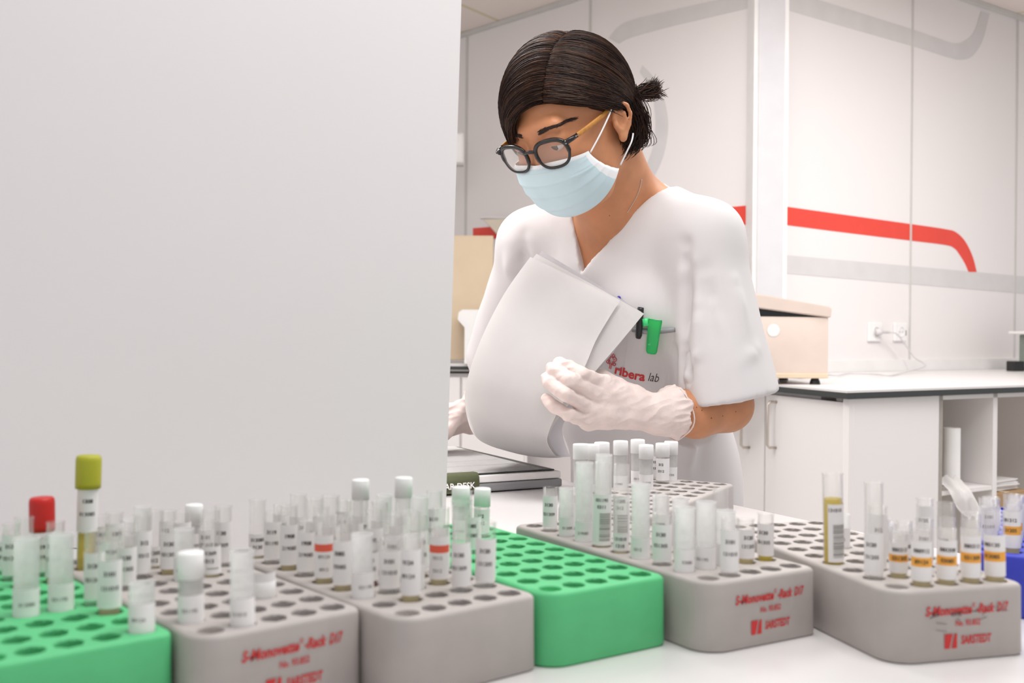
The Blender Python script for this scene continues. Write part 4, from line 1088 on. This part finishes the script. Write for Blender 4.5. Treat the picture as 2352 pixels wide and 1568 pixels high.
# ---------------------------------------------------------------- gloves
def glove(J, wrist, fore, name, label, cuff, lo, hi):
    G = Field(lo, hi, .0014)
    hand(G, .0012, J, wrist)
    ax = (fore - wrist).normalized()
    for a, b, ra, rb in cuff: G.cone(wrist + ax * a, wrist + ax * b, ra, rb, .006)
    # open the cuff: cut by a plane past the rim and hollow
    X, Y, Z = np.meshgrid(*G.ax, indexing='ij', sparse=True)
    end = cuff[-1][1]; c = wrist + ax * end
    pd = (X - c.x) * ax.x + (Y - c.y) * ax.y + (Z - c.z) * ax.z
    ang = (X + Z) * 160
    G.F = np.maximum(G.F, (pd + .004 * np.sin(ang)).astype(np.float32))
    for a, b, ra, rb in cuff[1:]: G.cone(wrist + ax * (a + .004), wrist + ax * (b + .02), ra - .003, rb - .002, .0, 'sub')
    V, Fc = G.mesh(); V = relax(V, Fc, 2, .4); N = vnormals(V, Fc)
    # crease displacement
    ax_ = np.array(ax); w0 = np.array(wrist); s = (V - w0) @ ax_
    disp = np.zeros(len(V)); ptsn = V * 1.0
    nzv = np.array([noise.noise(Vector((p[0] * 26 + p[2] * 20, p[1] * 45, p[2] * 75 - p[0] * 30))) for p in ptsn]); nz2 = np.array([noise.noise(Vector(p) * 110 + Vector((5, 2, 1))) for p in ptsn])
    amp = .0015 + .0032 * np.clip((s + .02) / .06, 0, 1)
    ridge = (1 - np.abs(nzv) * 2.2)
    disp = amp * (ridge - .4) * .8 + .0006 * nz2
    V = V + N * disp[:, None]
    o = addp(link(name, np_mesh(name, V, Fc), 'glove', per)); o['label'] = label
    return o
gl = glove(LH, WR_, EL_, 'glove', 'pale latex glove gripping the pages', [(-.012, .012, .025, .031), (.0, .028, .030, .041)], (P(1225, 900, 1.5).x - .0, 1.41, .90), (.27, 1.64, 1.12))
gr = glove(RH, WRR, ER_, 'glove', 'pale latex glove resting on the binder', [(-.01, .015, .026, .030), (.0, .03, .029, .036)], (-.22, 1.78, .90), (.02, 2.06, 1.08))
# rolled rim of the left cuff
ax = (EL_ - WR_).normalized(); u1 = ax.orthogonal().normalized(); u2 = ax.cross(u1); cc = WR_ + ax * .028
bm = bmesh.new(); tube(bm, [cc + (u1 * math.cos(t) + u2 * math.sin(t)) * (.0405 + .0012 * math.sin(5 * t)) + ax * .003 * math.sin(3 * t) for t in np.linspace(0, 2 * PI, 48, endpoint=False)], .0011, 6, True)
addp(obj('glove_rim', bm, 'glove', gl, True))

# ---------------------------------------------------------------- scrub top
S = Field((-.14, 1.44, .74), (.48, 2.10, 1.44), .0034)
g = .010
torso(S, g, .05)
S.ell(TT(0, 0, 1.10), (.150, .110, .2), TAX, .05)
S.ell(TT(.0, -.01, .84), (.146, .122, .22), TAX, .05)
S.cone(TT(0, -.02, 1.29), TT(0, -.02, 1.33), .072, .060, .03)
HL_ = P(1668, 925, 1.585); HRm = ER_.lerp(SR_, .22)
S.cone(SL_, HL_, .055, .080, .03)
S.cone(SR_, ER_.lerp(SR_, .12), .058, .066, .035)
X, Y, Z = np.meshgrid(*S.ax, indexing='ij', sparse=True)
def plane_cut(F, c, n):
    d = (X - c.x) * n.x + (Y - c.y) * n.y + (Z - c.z) * n.z; F.F = np.maximum(F.F, d.astype(np.float32))
# hem of left sleeve: local cut only near the sleeve
def sleeve_cut(c, n, rad):
    d = (X - c.x) * n.x + (Y - c.y) * n.y + (Z - c.z) * n.z
    near = np.sqrt((X - c.x) ** 2 + (Y - c.y) ** 2 + (Z - c.z) ** 2) - rad
    cut = np.maximum(-d, near)          # region to remove: beyond plane and near
    S.F = np.maximum(S.F, (-cut).astype(np.float32))
hn = (HL_ - SL_).normalized(); hn = (hn + Vector((0.10, 0, -.10))).normalized()
sleeve_cut(P(1680, 917, 1.585), hn, .125)
S.cone(SL_.lerp(HL_, .55), HL_ + (HL_ - SL_) * .1, .050, .0745, .0, 'sub')
hr = (ER_ - SR_).normalized()
# neck hole and V opening
zV = 1.222
for sgn in (0,):
    l = (X - TO.x) * TL.x + (Y - TO.y) * TL.y; f = (X - TO.x) * TF.x + (Y - TO.y) * TF.y
    lv = l + .022
    wedge = np.maximum((zV + np.where(lv > 0, lv * 1.08, -lv * 3.4) - Z) * .55, -(f + .05))
    hole = np.sqrt(l ** 2 + (f + .02) ** 2) - .058
    hole = np.maximum(hole, 1.35 - Z)
    S.F = np.maximum(S.F, -np.minimum(wedge, hole).astype(np.float32))
S.F = np.maximum(S.F, (.775 - Z + 0 * X + 0 * Y).astype(np.float32))
V, Fc = S.mesh(); V = relax(V, Fc, 3, .45); N = vnormals(V, Fc)
# cloth folds: (pixel start, pixel end, depth, width, amplitude)
def seg_d(V, a, b):
    a = np.array(a); b = np.array(b); ab = b - a; t = np.clip(((V - a) @ ab) / (ab @ ab), 0, 1)
    return np.linalg.norm(V - a - t[:, None] * ab, axis=1), t
folds = [((1540, 470, 1.60), (1600, 560, 1.56), .010, .002), ((1500, 640, 1.57), (1470, 760, 1.57), .008, -.003), ((1450, 560, 1.59), (1420, 660, 1.58), .007, -.0025), ((1690, 640, 1.54), (1720, 860, 1.54), .010, .003), ((1640, 700, 1.53), (1700, 900, 1.53), .009, .003), ((1540, 830, 1.58), (1500, 900, 1.58), .008, .003), ((1600, 1000, 1.66), (1590, 1090, 1.68), .008, .004), ((1590, 600, 1.55), (1500, 690, 1.56), .012, .004), ((1575, 560, 1.55), (1560, 800, 1.55), .012, -.007), ((1560, 800, 1.55), (1585, 890, 1.55), .012, -.009), ((1600, 700, 1.54), (1610, 850, 1.54), .014, .004),
         ((1540, 640, 1.56), (1500, 760, 1.56), .010, .004), ((1480, 560, 1.57), (1460, 680, 1.57), .010, -.003), ((1620, 620, 1.54), (1660, 820, 1.54), .016, -.004), ((1660, 860, 1.53), (1740, 800, 1.53), .012, .003), ((1590, 830, 1.54), (1640, 790, 1.54), .008, .005),
         ((1400, 560, 1.59), (1430, 640, 1.58), .010, .003), ((1260, 520, 1.66), (1240, 600, 1.66), .012, -.003), ((1180, 560, 1.76), (1150, 760, 1.76), .014, .005), ((1210, 540, 1.74), (1190, 700, 1.74), .012, -.005), ((1560, 900, 1.60), (1600, 1080, 1.64), .012, .006), ((1640, 980, 1.66), (1620, 1080, 1.68), .010, -.005), ((1530, 900, 1.58), (1540, 780, 1.58), .010, -.004)]
disp = np.zeros(len(V))
for a, b, wd, am in folds:
    d, t = seg_d(V, P(*a), P(*b)); disp += 2.3 * am * np.exp(-(d / (wd * .9)) ** 2) * np.clip(np.sin(np.clip(t, .08, .92) * PI) * 1.3, 0, 1)
nz = np.array([noise.noise(Vector((p[0] * 9, p[1] * 9, p[2] * 4))) for p in V]); nz2 = np.array([noise.noise(Vector((p[0] * 26, p[1] * 26, p[2] * 11))) for p in V])
lowz = np.clip((1.36 - V[:, 2]) / .1, 0, 1)
disp += lowz * (.006 * nz + .0022 * nz2)
V = V + N * disp[:, None]
scr = addp(link('scrub_top', np_mesh('scrub_top', V, Fc), 'scrub', per))
scr_bvh = BVHTree.FromPolygons([Vector(v) for v in V], Fc.tolist())
def on_scrub(px, py, e=.001):
    d = ray(px, py).normalized(); hit = scr_bvh.ray_cast(Vector((0, 0, CAM_Z)) + d * .9, d)
    if hit[0] is None: return P(px, py, 1.6)
    return hit[0] - d * e
# print on the chest: laid out flat on the cloth, following its surface
pa, pb = on_scrub(1412, 846), on_scrub(1514, 868); pu = on_scrub(1418, 800)
ox = (pb - pa).normalized(); nrm = ox.cross(pu - pa).normalized(); oy = nrm.cross(ox).normalized()
if oy.z < 0: oy = -oy
nrm = ox.cross(oy)
def drape(me, origin, e=.0018):
    for v in me.vertices:
        p = origin + ox * v.co.x + oy * v.co.y
        hit = scr_bvh.ray_cast(p + nrm * .05, -nrm); v.co = (hit[0] + nrm * e) if hit[0] else p
    return me
Lw = (pb - pa).length
me = text_mesh('ribera', Lw * .31, .0006, 0, 'LEFT'); wd = max(v.co.x for v in me.vertices); me.transform(Matrix.Scale(Lw * .70 / wd, 4, (1, 0, 0)))
addp(link('printed_word', drape(me, pa - oy * .001), 'red', scr))
me = text_mesh('lab', Lw * .29, -.0001, .12, 'LEFT'); wd = max(v.co.x for v in me.vertices); me.transform(Matrix.Scale(Lw * .24 / wd, 4, (1, 0, 0)))
addp(link('printed_word', drape(me, pa + ox * Lw * .76 - oy * .0005), 'ink', scr))
bm = bmesh.new()   # curly tree mark left of the word
so = pa - ox * .0075 + oy * .004
def curl(cx, cy, r, a0, turns, d, r1=.0006):
    pts = []
    for i in range(26):
        t = i / 25; a = a0 + d * turns * 2 * PI * t; rr = r * (1 - .8 * t); pts.append(Vector((cx + rr * math.cos(a), cy + rr * math.sin(a), 0)))
    return pts
mk = [curl(.004, .013, .005, -1.8, 1.3, 1), curl(-.004, .012, .005, -1.3, 1.3, -1), curl(.005, .004, .0038, -2.6, 1.2, 1), curl(-.005, .003, .0038, -.5, 1.2, -1), curl(.001, .018, .004, -2, 1.1, 1),
      [Vector((.0012, -.008, 0)), Vector((.0012, .002, 0)), Vector((.003, .008, 0))], [Vector((-.0012, -.008, 0)), Vector((-.0012, .002, 0)), Vector((-.003, .008, 0))]]
for pts in mk:
    q = []
    for v in pts:
        p = so + ox * v.x + oy * v.y; hit = scr_bvh.ray_cast(p + nrm * .05, -nrm); q.append((hit[0] + nrm * .0014) if hit[0] else p)
    tube(bm, q, .00055, 5)
addp(obj('tree_emblem', bm, 'red', scr, True))
# chest pocket: patch raised on the cloth
tlp, trp, blp = on_scrub(1442, 752), on_scrub(1551, 762), on_scrub(1420, 905)
bm = bmesh.new(); g_ = []; brp = trp + (blp - tlp) * .95; n_ = 26
for j in range(n_):
    row = []
    for i in range(n_):
        p = tlp.lerp(trp, i / (n_ - 1)).lerp(blp.lerp(brp, i / (n_ - 1)), j / (n_ - 1)); hit = scr_bvh.ray_cast(p + nrm * .05, -nrm)
        e = .0012 + max(0, .0022 - .0007 * j)
        if i in (0, n_ - 1) or j == n_ - 1: e = -.0006
        row.append(bm.verts.new((hit[0] if hit[0] else p) + nrm * e))
    g_.append(row)
mat_grid(bm, g_[::-1])
pk = obj('chest_pocket', bm, 'scrub', scr, True, None, False)
addp(pk)
# pens
def sc(px, py, e): return on_scrub(px, py, e)
pn = thing('black_pen', 'black pen clipped in the chest pocket', 'pen', sc(1470, 740, .006))
bm = bmesh.new(); tube(bm, [sc(1472, 706, .007), sc(1471, 712, .007), sc(1467, 770, .007), sc(1466, 776, .007)], [.0048, .0052, .0050, .0040], 12); rebase(obj('pen_clip', bm, 'black', pn, True), pn)
bm = bmesh.new(); tube(bm, [sc(1471, 714, .004), sc(1468, 768, .004)], .0035, 10); rebase(obj('pen_barrel', bm, 'black', pn, True), pn)
gm = thing('green_marker', 'bright green marker clipped on the chest pocket', 'marker', sc(1500, 770, .006))
a, b = sc(1505, 733, .015), sc(1496, 812, .012); d_ = (b - a).normalized(); s_ = d_.cross(nrm).normalized()
bm = bmesh.new(); g_ = []
pr = [(0, .0098), (.04, .0108), (.12, .0105), (.5, .0092), (.93, .0085), (1, .0068)]
for t, hw in pr:
    c_ = a.lerp(b, t); g_.append([bm.verts.new(c_ + s_ * hw * q - nrm * (-.002 * (1 - q * q))) for q in (-1, -.6, 0, .6, 1)])
mat_grid(bm, g_); bmesh.ops.solidify(bm, geom=bm.faces, thickness=.0022); rebase(obj('marker_clip', bm, 'greenpen', gm, True), gm)
bm = bmesh.new(); tube(bm, [sc(1482, 731, .006), sc(1484, 748, .006)], .0055, 10); tube(bm, [sc(1498, 735, .006), sc(1494, 790, .004)], .006, 12); rebase(obj('marker_barrel', bm, 'greenpen', gm, True), gm)
gp = thing('grey_pen', 'grey pen lying across the top of the chest pocket', 'pen', sc(1520, 758, .004))
bm = bmesh.new(); tube(bm, [sc(1452, 757, .003), sc(1490, 762, .003), sc(1530, 759, .003), sc(1549, 757, .003)], [.0035, .0042, .0042, .0036], 10); rebase(obj('pen_barrel', bm, 'greyplastic', gp, True), gp)
bm = bmesh.new(); r_ = bmesh.ops.create_icosphere(bm, subdivisions=2, radius=.0034); pq = sc(1421, 684, .004); 
tube(bm, [Vector((0, 0, 0)), sc(1428, 705, .003) - pq], .003, 8)
tag(obj('blue_pen_end', bm, 'purple', None, True, pq), 'dark blue pen top peeking over the papers', 'pen')
# seams of sleeve (stitched line above hem)
# ---------------------------------------------------------------- trousers and shoes (below the table edge)
Q = Field((-.02, 1.62, .03), (.55, 2.1, .90), .010)
hp = TT(0, -.01, .84)
Q.ell(hp, (.142, .115, .11), TAX, .03)
for s in (-1, 1):
    a = hp + TL * s * .072; k_ = Vector((a.x, a.y, .46)); f_ = Vector((a.x + .01, a.y + .01, .08))
    Q.cone(a + Vector((0, 0, -.05)), k_, .092, .070, .03); Q.cone(k_, f_, .070, .060, .03)
V, Fc = Q.mesh(); V = relax(V, Fc, 2, .5); addp(link('trousers', np_mesh('trousers', V, Fc), 'scrub', per))
for s in (-1, 1):
    a = hp + TL * s * .085 + Vector((.01, .01, 0)); a.z = .0
    W2 = Field((a.x - .2, a.y - .2, 0.0), (a.x + .2, a.y + .2, .14), .006)
    c0 = Vector((a.x, a.y, .045)) - TF * .03; c1 = Vector((a.x, a.y, .035)) + TF * .11
    W2.cone(c0, c1, .042, .036, .02); W2.F[:, :, 0] = .01
    V, Fc = W2.mesh(); V = relax(V, Fc, 2, .5); addp(link('shoe', np_mesh('shoe', V, Fc), 'shoe', per))

#@@HEAD
# ---------------------------------------------------------------- mask
cen_ = [(.103, -.016), (.107, -.027), (.107, -.040), (.105, -.055), (.101, -.072), (.094, -.090), (.083, -.104), (.070, -.112)]
sid_ = [(.060, -.018), (.057, -.026), (.050, -.034), (.042, -.042), (.033, -.049), (.023, -.055), (.013, -.060), (.003, -.064)]
NVm, NUm = 64, 56
cn = spline([(a, b, 0) for a, b in cen_], NVm); sd = spline([(a, b, 0) for a, b in sid_], NVm)
bm = bmesh.new(); g_ = []
for j in range(NVm):
    row = []; v = j / (NVm - 1)
    ln = .0675 + .004 * math.sin(v * PI)
    for i in range(NUm):
        t = -1 + 2 * i / (NUm - 1); l = ln * math.sin(t * PI / 2 * .98)
        wgt = abs(math.cos(t * PI / 2 * .98)) ** (.78 if v < .3 else .82)
        nose_ = math.exp(-(l / .014) ** 2) * .006 * max(0, 1 - v * 3)
        f = sd[j][0] + (cn[j][0] - .006 * max(0, 1 - v * 3) - sd[j][0]) * wgt + nose_; u = sd[j][1] + (cn[j][1] - sd[j][1]) * wgt ** .9
        # pleats: three stepped folds
        pl_ = 0
        for vc in (.36, .54, .72):
            pl_ += .0040 / (1 + math.exp(-(vc - v) * 110)) * math.exp(-max(0, vc - v) * 14)
        pl_ -= .0018
        f += pl_ * (.5 + .5 * wgt)
        f += .0012 * math.sin(t * 5 + v * 9) * v
        row.append(bm.verts.new(H(l * (1 + pl_ * 2), f, u)))
    g_.append(row)
for j in range(NVm - 1):
    for i in range(NUm - 1):
        f = bm.faces.new((g_[j][i], g_[j][i + 1], g_[j + 1][i + 1], g_[j + 1][i]))
        if j < 5 or i < 3 or i > NUm - 5: f.material_index = 1
bmesh.ops.recalc_face_normals(bm, faces=bm.faces)
bmesh.ops.solidify(bm, geom=bm.faces, thickness=.0009)
msk = addp(obj('face_mask', bm, ['mask', 'maskw'], per, True)); msk['label'] = 'light blue pleated surgical mask'
for s in (-1, 1):
    lm = .0685
    bm = bmesh.new()
    tube(bm, spline([H(s * lm, .060, -.021), H(s * .078, .035, -.002), H(s * .084, .008, .018), H(s * .084, -.006, .030)], 20), .0013, 6)
    tube(bm, spline([H(s * lm, .004, -.064), H(s * .077, -.008, -.050), H(s * .084, -.018, -.038), H(s * .082, -.03, -.03)], 16), .0013, 6)
    addp(obj('ear_loop', bm, 'maskw', msk, True))
    bm = bmesh.new()
    for j in range(26):   # stitched dots on the side seam
        v = j / 25; q = H(s * (lm - .002), sd[int(v * 60)][0] + .001, sd[int(v * 60)][1])
    bm.free()
bm = bmesh.new()      # stitched line below the upper edge
for j in (4, 9):
    for i in range(2, NUm - 3):
        a = Vector(cn[0]); 
        t = -1 + 2 * (i + .2) / (NUm - 1); t2 = -1 + 2 * (i + .75) / (NUm - 1); pts = []
        for tt in (t, t2):
            v = j / (NVm - 1); ln = .0675 + .004 * math.sin(v * PI); l = ln * math.sin(tt * PI / 2 * .98); wgt = abs(math.cos(tt * PI / 2 * .98)) ** .78
            nose_ = math.exp(-(l / .014) ** 2) * .006 * max(0, 1 - v * 3)
            f = sd[j][0] + (cn[j][0] - .006 * max(0, 1 - v * 3) - sd[j][0]) * wgt + nose_; u = sd[j][1] + (cn[j][1] - sd[j][1]) * wgt ** .9
            pts.append(H(l, f + .0008, u))
        tube(bm, pts, .0003, 4)
addp(obj('stitching', bm, 'column', msk))

# ---------------------------------------------------------------- glasses
gls = bpy.data.objects.new('glasses', None); C.objects.link(gls); gls.parent = per
def rimpts(s, n=40, grow=0):
    pts = []
    for i in range(n):
        a = 2 * PI * i / n; ca, sa = math.cos(a), math.sin(a); e = 2.7
        rx = .0265 + grow; rz = .0205 + grow
        x = rx * math.copysign(abs(ca) ** (2 / e), ca); z = rz * math.copysign(abs(sa) ** (2 / e), sa)
        if z < 0: x *= 1 - .12 * (-z / rz)
        x = s * (.0355 + x * 1.0); 
        f = .1035 - .0045 * (abs(x) / .065) ** 2 * 2.2 + z * .10
        pts.append(H(x, f, z - .004 + .002 * abs(x) / .06))
    return pts
fm = bmesh.new()
for s in (-1, 1):
    pts = rimpts(s); 
    rad = [.0022 + (.0010 if i < 22 else 0) for i in range(len(pts))]
    tube(fm, pts, rad, 8, True)
    bm = bmesh.new(); vs = [bm.verts.new(p) for p in rimpts(s, 40, -.0008)]; bm.faces.new(vs); bmesh.ops.triangulate(bm, faces=bm.faces); bmesh.ops.solidify(bm, geom=bm.faces, thickness=.0012)
    addp(obj('lens', bm, 'lens', gls, False))
    hg = [H(s * .0605, .0985, .010), H(s * .0665, .0965, .011), H(s * .0705, .090, .012), H(s * .0715, .080, .0125)]
    tube(fm, hg, [.0036, .0040, .0036, .0030], 8)
    bm = bmesh.new()
    for du in (-.0015, .0015):
        r_ = bmesh.ops.create_icosphere(bm, subdivisions=1, radius=.0008); bmesh.ops.translate(bm, vec=H(s * .0655, .1005, .011 + du * 1.3), verts=r_['verts'])
    addp(obj('rivet', bm, 'silver', gls, True))
    bm = bmesh.new(); tp_ = spline([H(s * .0715, .080, .0125), H(s * .0755, .045, .015), H(s * .079, .012, .019), H(s * .0825, -.008, .026), H(s * .083, -.028, .014), H(s * .080, -.04, -.008)], 26)
    g_ = []
    for k, p in enumerate(tp_):
        p = Vector(p); hh = .0034 if k < 18 else .0022
        g_.append([bm.verts.new(p + HL * s * a_ + HU * b_) for a_, b_ in ((-.001, -hh), (.0012, -hh), (.0016, 0), (.0012, hh), (-.001, hh), (-.001, -hh))])
    mat_grid(bm, g_); bmesh.ops.remove_doubles(bm, verts=bm.verts, dist=1e-6)
    tmo = addp(obj('temple_arm', bm, 'wood', gls, True)); tmo['label'] = 'light wooden temple arm'
tube(fm, spline([H(-.0105, .1045, .004), H(-.005, .1075, .0065), H(.005, .1075, .0065), H(.0105, .1045, .004)], 12), .0026, 8)
addp(obj('frame', fm, 'frame', gls, True))

# ---------------------------------------------------------------- hair
EC = np.array((0, -.014, .030)); ER3 = np.array((.0835, .107, .102))
def bez3(d0, d1, d2, t):
    return (1 - t) ** 2 * d0 + 2 * t * (1 - t) * d1 + t * t * d2
def nrmz(p): q = (np.array(p, float) - EC) / ER3; return q / np.linalg.norm(q)
part_ = [(.034, .088, .070), (.034, .062, .100), (.028, .02, .122), (.018, -.035, .127)]
G = {  # side: list of (start, mid, end, end_lift)
 'r': [(part_[0], (.070, .066, .056), (.078, -.010, .020)),
       (part_[1], (.082, .030, .066), (.082, -.050, .010)),
       (part_[2], (.083, -.010, .085), (.074, -.080, .005)),
       (part_[3], (.060, -.075, .100), (.050, -.110, .005))],
 'l': [(part_[0], (-.010, .103, .070), (-.046, .096, .020)),
       (part_[1], (-.030, .085, .098), (-.066, .078, .008)),
       (part_[2], (-.050, .050, .105), (-.080, .050, -.012)),
       (part_[3], (-.065, -.01, .105), (-.088, .000, -.030))],
 'b': [((.018, -.035, .127), (.060, -.085, .090), (.055, -.105, -.015)),
       ((.010, -.040, .127), (.010, -.110, .090), (.010, -.118, -.035)),
       ((.0, -.035, .127), (-.050, -.090, .090), (-.045, -.105, -.035)),
       ((.0, -.03, .127), (-.080, -.050, .080), (-.080, -.070, -.03))]}
rs = np.random.RandomState(5)
HV = []; HFc = []; HM = []
def add_strand(pts, rad, mi):
    n = len(pts); base = sum(len(a) for a in HV) if False else add_strand.n
    t = np.gradient(pts, axis=0); t /= np.linalg.norm(t, axis=1)[:, None] + 1e-9
    ref = pts - pts.mean(0) + np.array((.3, .5, .7)); up = np.cross(t, np.array((.31, .52, .79))); up /= np.linalg.norm(up, axis=1)[:, None] + 1e-9
    s = np.cross(t, up); tt = np.linspace(0, 1, n); r = rad * np.clip(np.minimum(tt * 12 + .35, (1 - tt) * 5 + .12), 0, 1)
    vs = np.empty((n, 3, 3))
    for k in range(3):
        a = 2 * PI * k / 3; vs[:, k] = pts + (up * math.cos(a) + s * math.sin(a)) * r[:, None]
    HV.append(vs.reshape(-1, 3)); i = np.arange(n - 1)
    for k in range(3):
        k2 = (k + 1) % 3
        HFc.append(np.stack([base + i * 3 + k, base + i * 3 + k2, base + (i + 1) * 3 + k2, base + (i + 1) * 3 + k], 1)); HM.append(np.full(n - 1, mi))
    add_strand.n += 3 * n
add_strand.n = 0
HMat = np.array([HL, HF, HU])
def to_world(p): return np.array(HC) + p @ HMat
NP = 18; tt = (np.linspace(0, 1, NP) ** 1.25)[:, None]
for side, n in (('r', 5600), ('l', 4800), ('b', 2300)):
    gs = [tuple(nrmz(q) for q in g3) for g3 in G[side]]
    for k in range(n):
        x = rs.rand() ** .9 * (len(gs) - 1); i = min(int(x), len(gs) - 2); w_ = x - i
        d0, d1, d2 = [gs[i][q] * (1 - w_) + gs[i + 1][q] * w_ for q in range(3)]
        clump = math.floor(x * 26) ; cj = np.array([math.sin(clump * 12.9 + q * 7) for q in range(3)]) * .03
        j1 = rs.randn(3) * .035 + cj; j2 = rs.randn(3) * .045 + cj * 1.5
        tmax = 1.0 + rs.randn() * .05
        p = bez3(d0 + rs.randn(3) * .012, d1 + j1, d2 + j2, tt * tmax)
        p /= np.linalg.norm(p, axis=1)[:, None]
        off = .96 + .10 * rs.rand() ** 1.5
        lift = off + .035 * np.sin(tt * PI) * (1.0 if side != 'r' else .8)
        if side == 'l': lift = lift + .05 * np.sin(np.clip(tt, 0, 1) * PI * .75)
        lift = lift - .035 * np.exp(-tt * 14)
        wave = .004 * np.sin(tt * 9 + clump) 
        q = EC + p * ER3 * (lift + wave)
        mi = [0, 1, 2][int(np.clip((math.sin(clump * 5.3) * .35 + rs.rand() * 2.0), 0, 2.0))] if rs.rand() < .8 else rs.choice([0, 1, 2])
        add_strand(to_world(q), .00042 + .00035 * rs.rand(), mi)
# nape curls and the small tied tuft
for k in range(900):
    a = np.array((.068 + rs.randn() * .006, -.050 + rs.randn() * .011, .01 + rs.rand() * .02))
    b = a + np.array((.003 + rs.randn() * .003, -.006 + rs.randn() * .004, -.036)); c = b + np.array((-.004 + rs.randn() * .004, .004 + rs.randn() * .006, -.018 - .018 * rs.rand()))
    d = c + np.array((-.004, .008 + rs.randn() * .004, -.006))
    q = np.array(spline([a, b, c, d], 12)); add_strand(to_world(q), .0005, rs.choice([0, 1], p=[.6, .4]))
for k in range(700):
    a = np.array((.058 + rs.randn() * .005, -.086 + rs.randn() * .006, .012 + rs.randn() * .007)); th_ = rs.rand() * 2 * PI
    b = np.array((.058, -.108, .008)) + rs.randn(3) * .004
    c = b + np.array((.008 + rs.randn() * .003, -.016 + rs.randn() * .003, -.004 + rs.randn() * .004)); d = c + np.array((.002 + rs.randn() * .003, -.010 + rs.randn() * .003, .003 + rs.randn() * .0025))
    if rs.rand() < .2: d = c + np.array((.004, -.012, -.012))
    q = np.array(spline([a, b, c, d], 12)); add_strand(to_world(q), .0005, rs.choice([0, 1, 2], p=[.5, .35, .15]))
HVa = np.concatenate(HV); HFa = np.concatenate(HFc); me = np_mesh('hair', HVa, HFa)
for x in ('hair1', 'hair2', 'hair3'): me.materials.append(M[x])
me.polygons.foreach_set('material_index', np.concatenate(HM).astype(np.int32))
hair = addp(link('hair', me, [], per)); hair['label'] = 'short dark brown hair with side part and tied tuft'
# dense under layer of hair close to the scalp
U = Field((HC.x - .2, HC.y - .2, HC.z - .17), (HC.x + .2, HC.y + .2, HC.z + .2), .003)
U.ell(H(*EC), tuple(ER3 * .985), HAX, 0)
Xu, Yu, Zu = np.meshgrid(*U.ax, indexing='ij', sparse=True)
lu = (Xu - HC.x) * HL.x + (Yu - HC.y) * HL.y + (Zu - HC.z) * HL.z; fu = (Xu - HC.x) * HF.x + (Yu - HC.y) * HF.y + (Zu - HC.z) * HF.z; uu = (Xu - HC.x) * HU.x + (Yu - HC.y) * HU.y + (Zu - HC.z) * HU.z
# hairline: keep points behind/above a slanted surface
face = np.minimum(.5, 0) + (fu * .80 - (uu - .068) * 1.25 - .068 - .02 * np.clip(lu / .08, -1, 1) * 0)
side_ = np.minimum(.045 - fu * -1 * 0 - .0, 1) * 0 + (fu * .62 - uu - .010)       # lower temple limit
U.F = np.maximum(U.F, (face * .7).astype(np.float32)); U.F = np.maximum(U.F, (side_ * .7).astype(np.float32))
U.F = np.maximum(U.F, ((-uu - .045) + np.clip(fu + .03, 0, .1) * 1.3).astype(np.float32))
V, Fc = U.mesh(); V = relax(V, Fc, 2, .5)
addp(link('hair_underlayer', np_mesh('hair_underlayer', V, Fc), 'hair1', hair))
# thin necklace
bm = bmesh.new(); pts = []
for (x, y) in ((1474, 412), (1470, 430), (1462, 452), (1452, 470), (1441, 488)):
    d = ray(x, y).normalized(); hit = body_bvh.ray_cast(Vector((0, 0, CAM_Z)), d)
    if hit[0]: pts.append(hit[0] - d * .001)
if len(pts) > 2: tube(bm, spline(pts, 20), .0006, 5)
addp(obj('necklace', bm, 'silver', per, True))
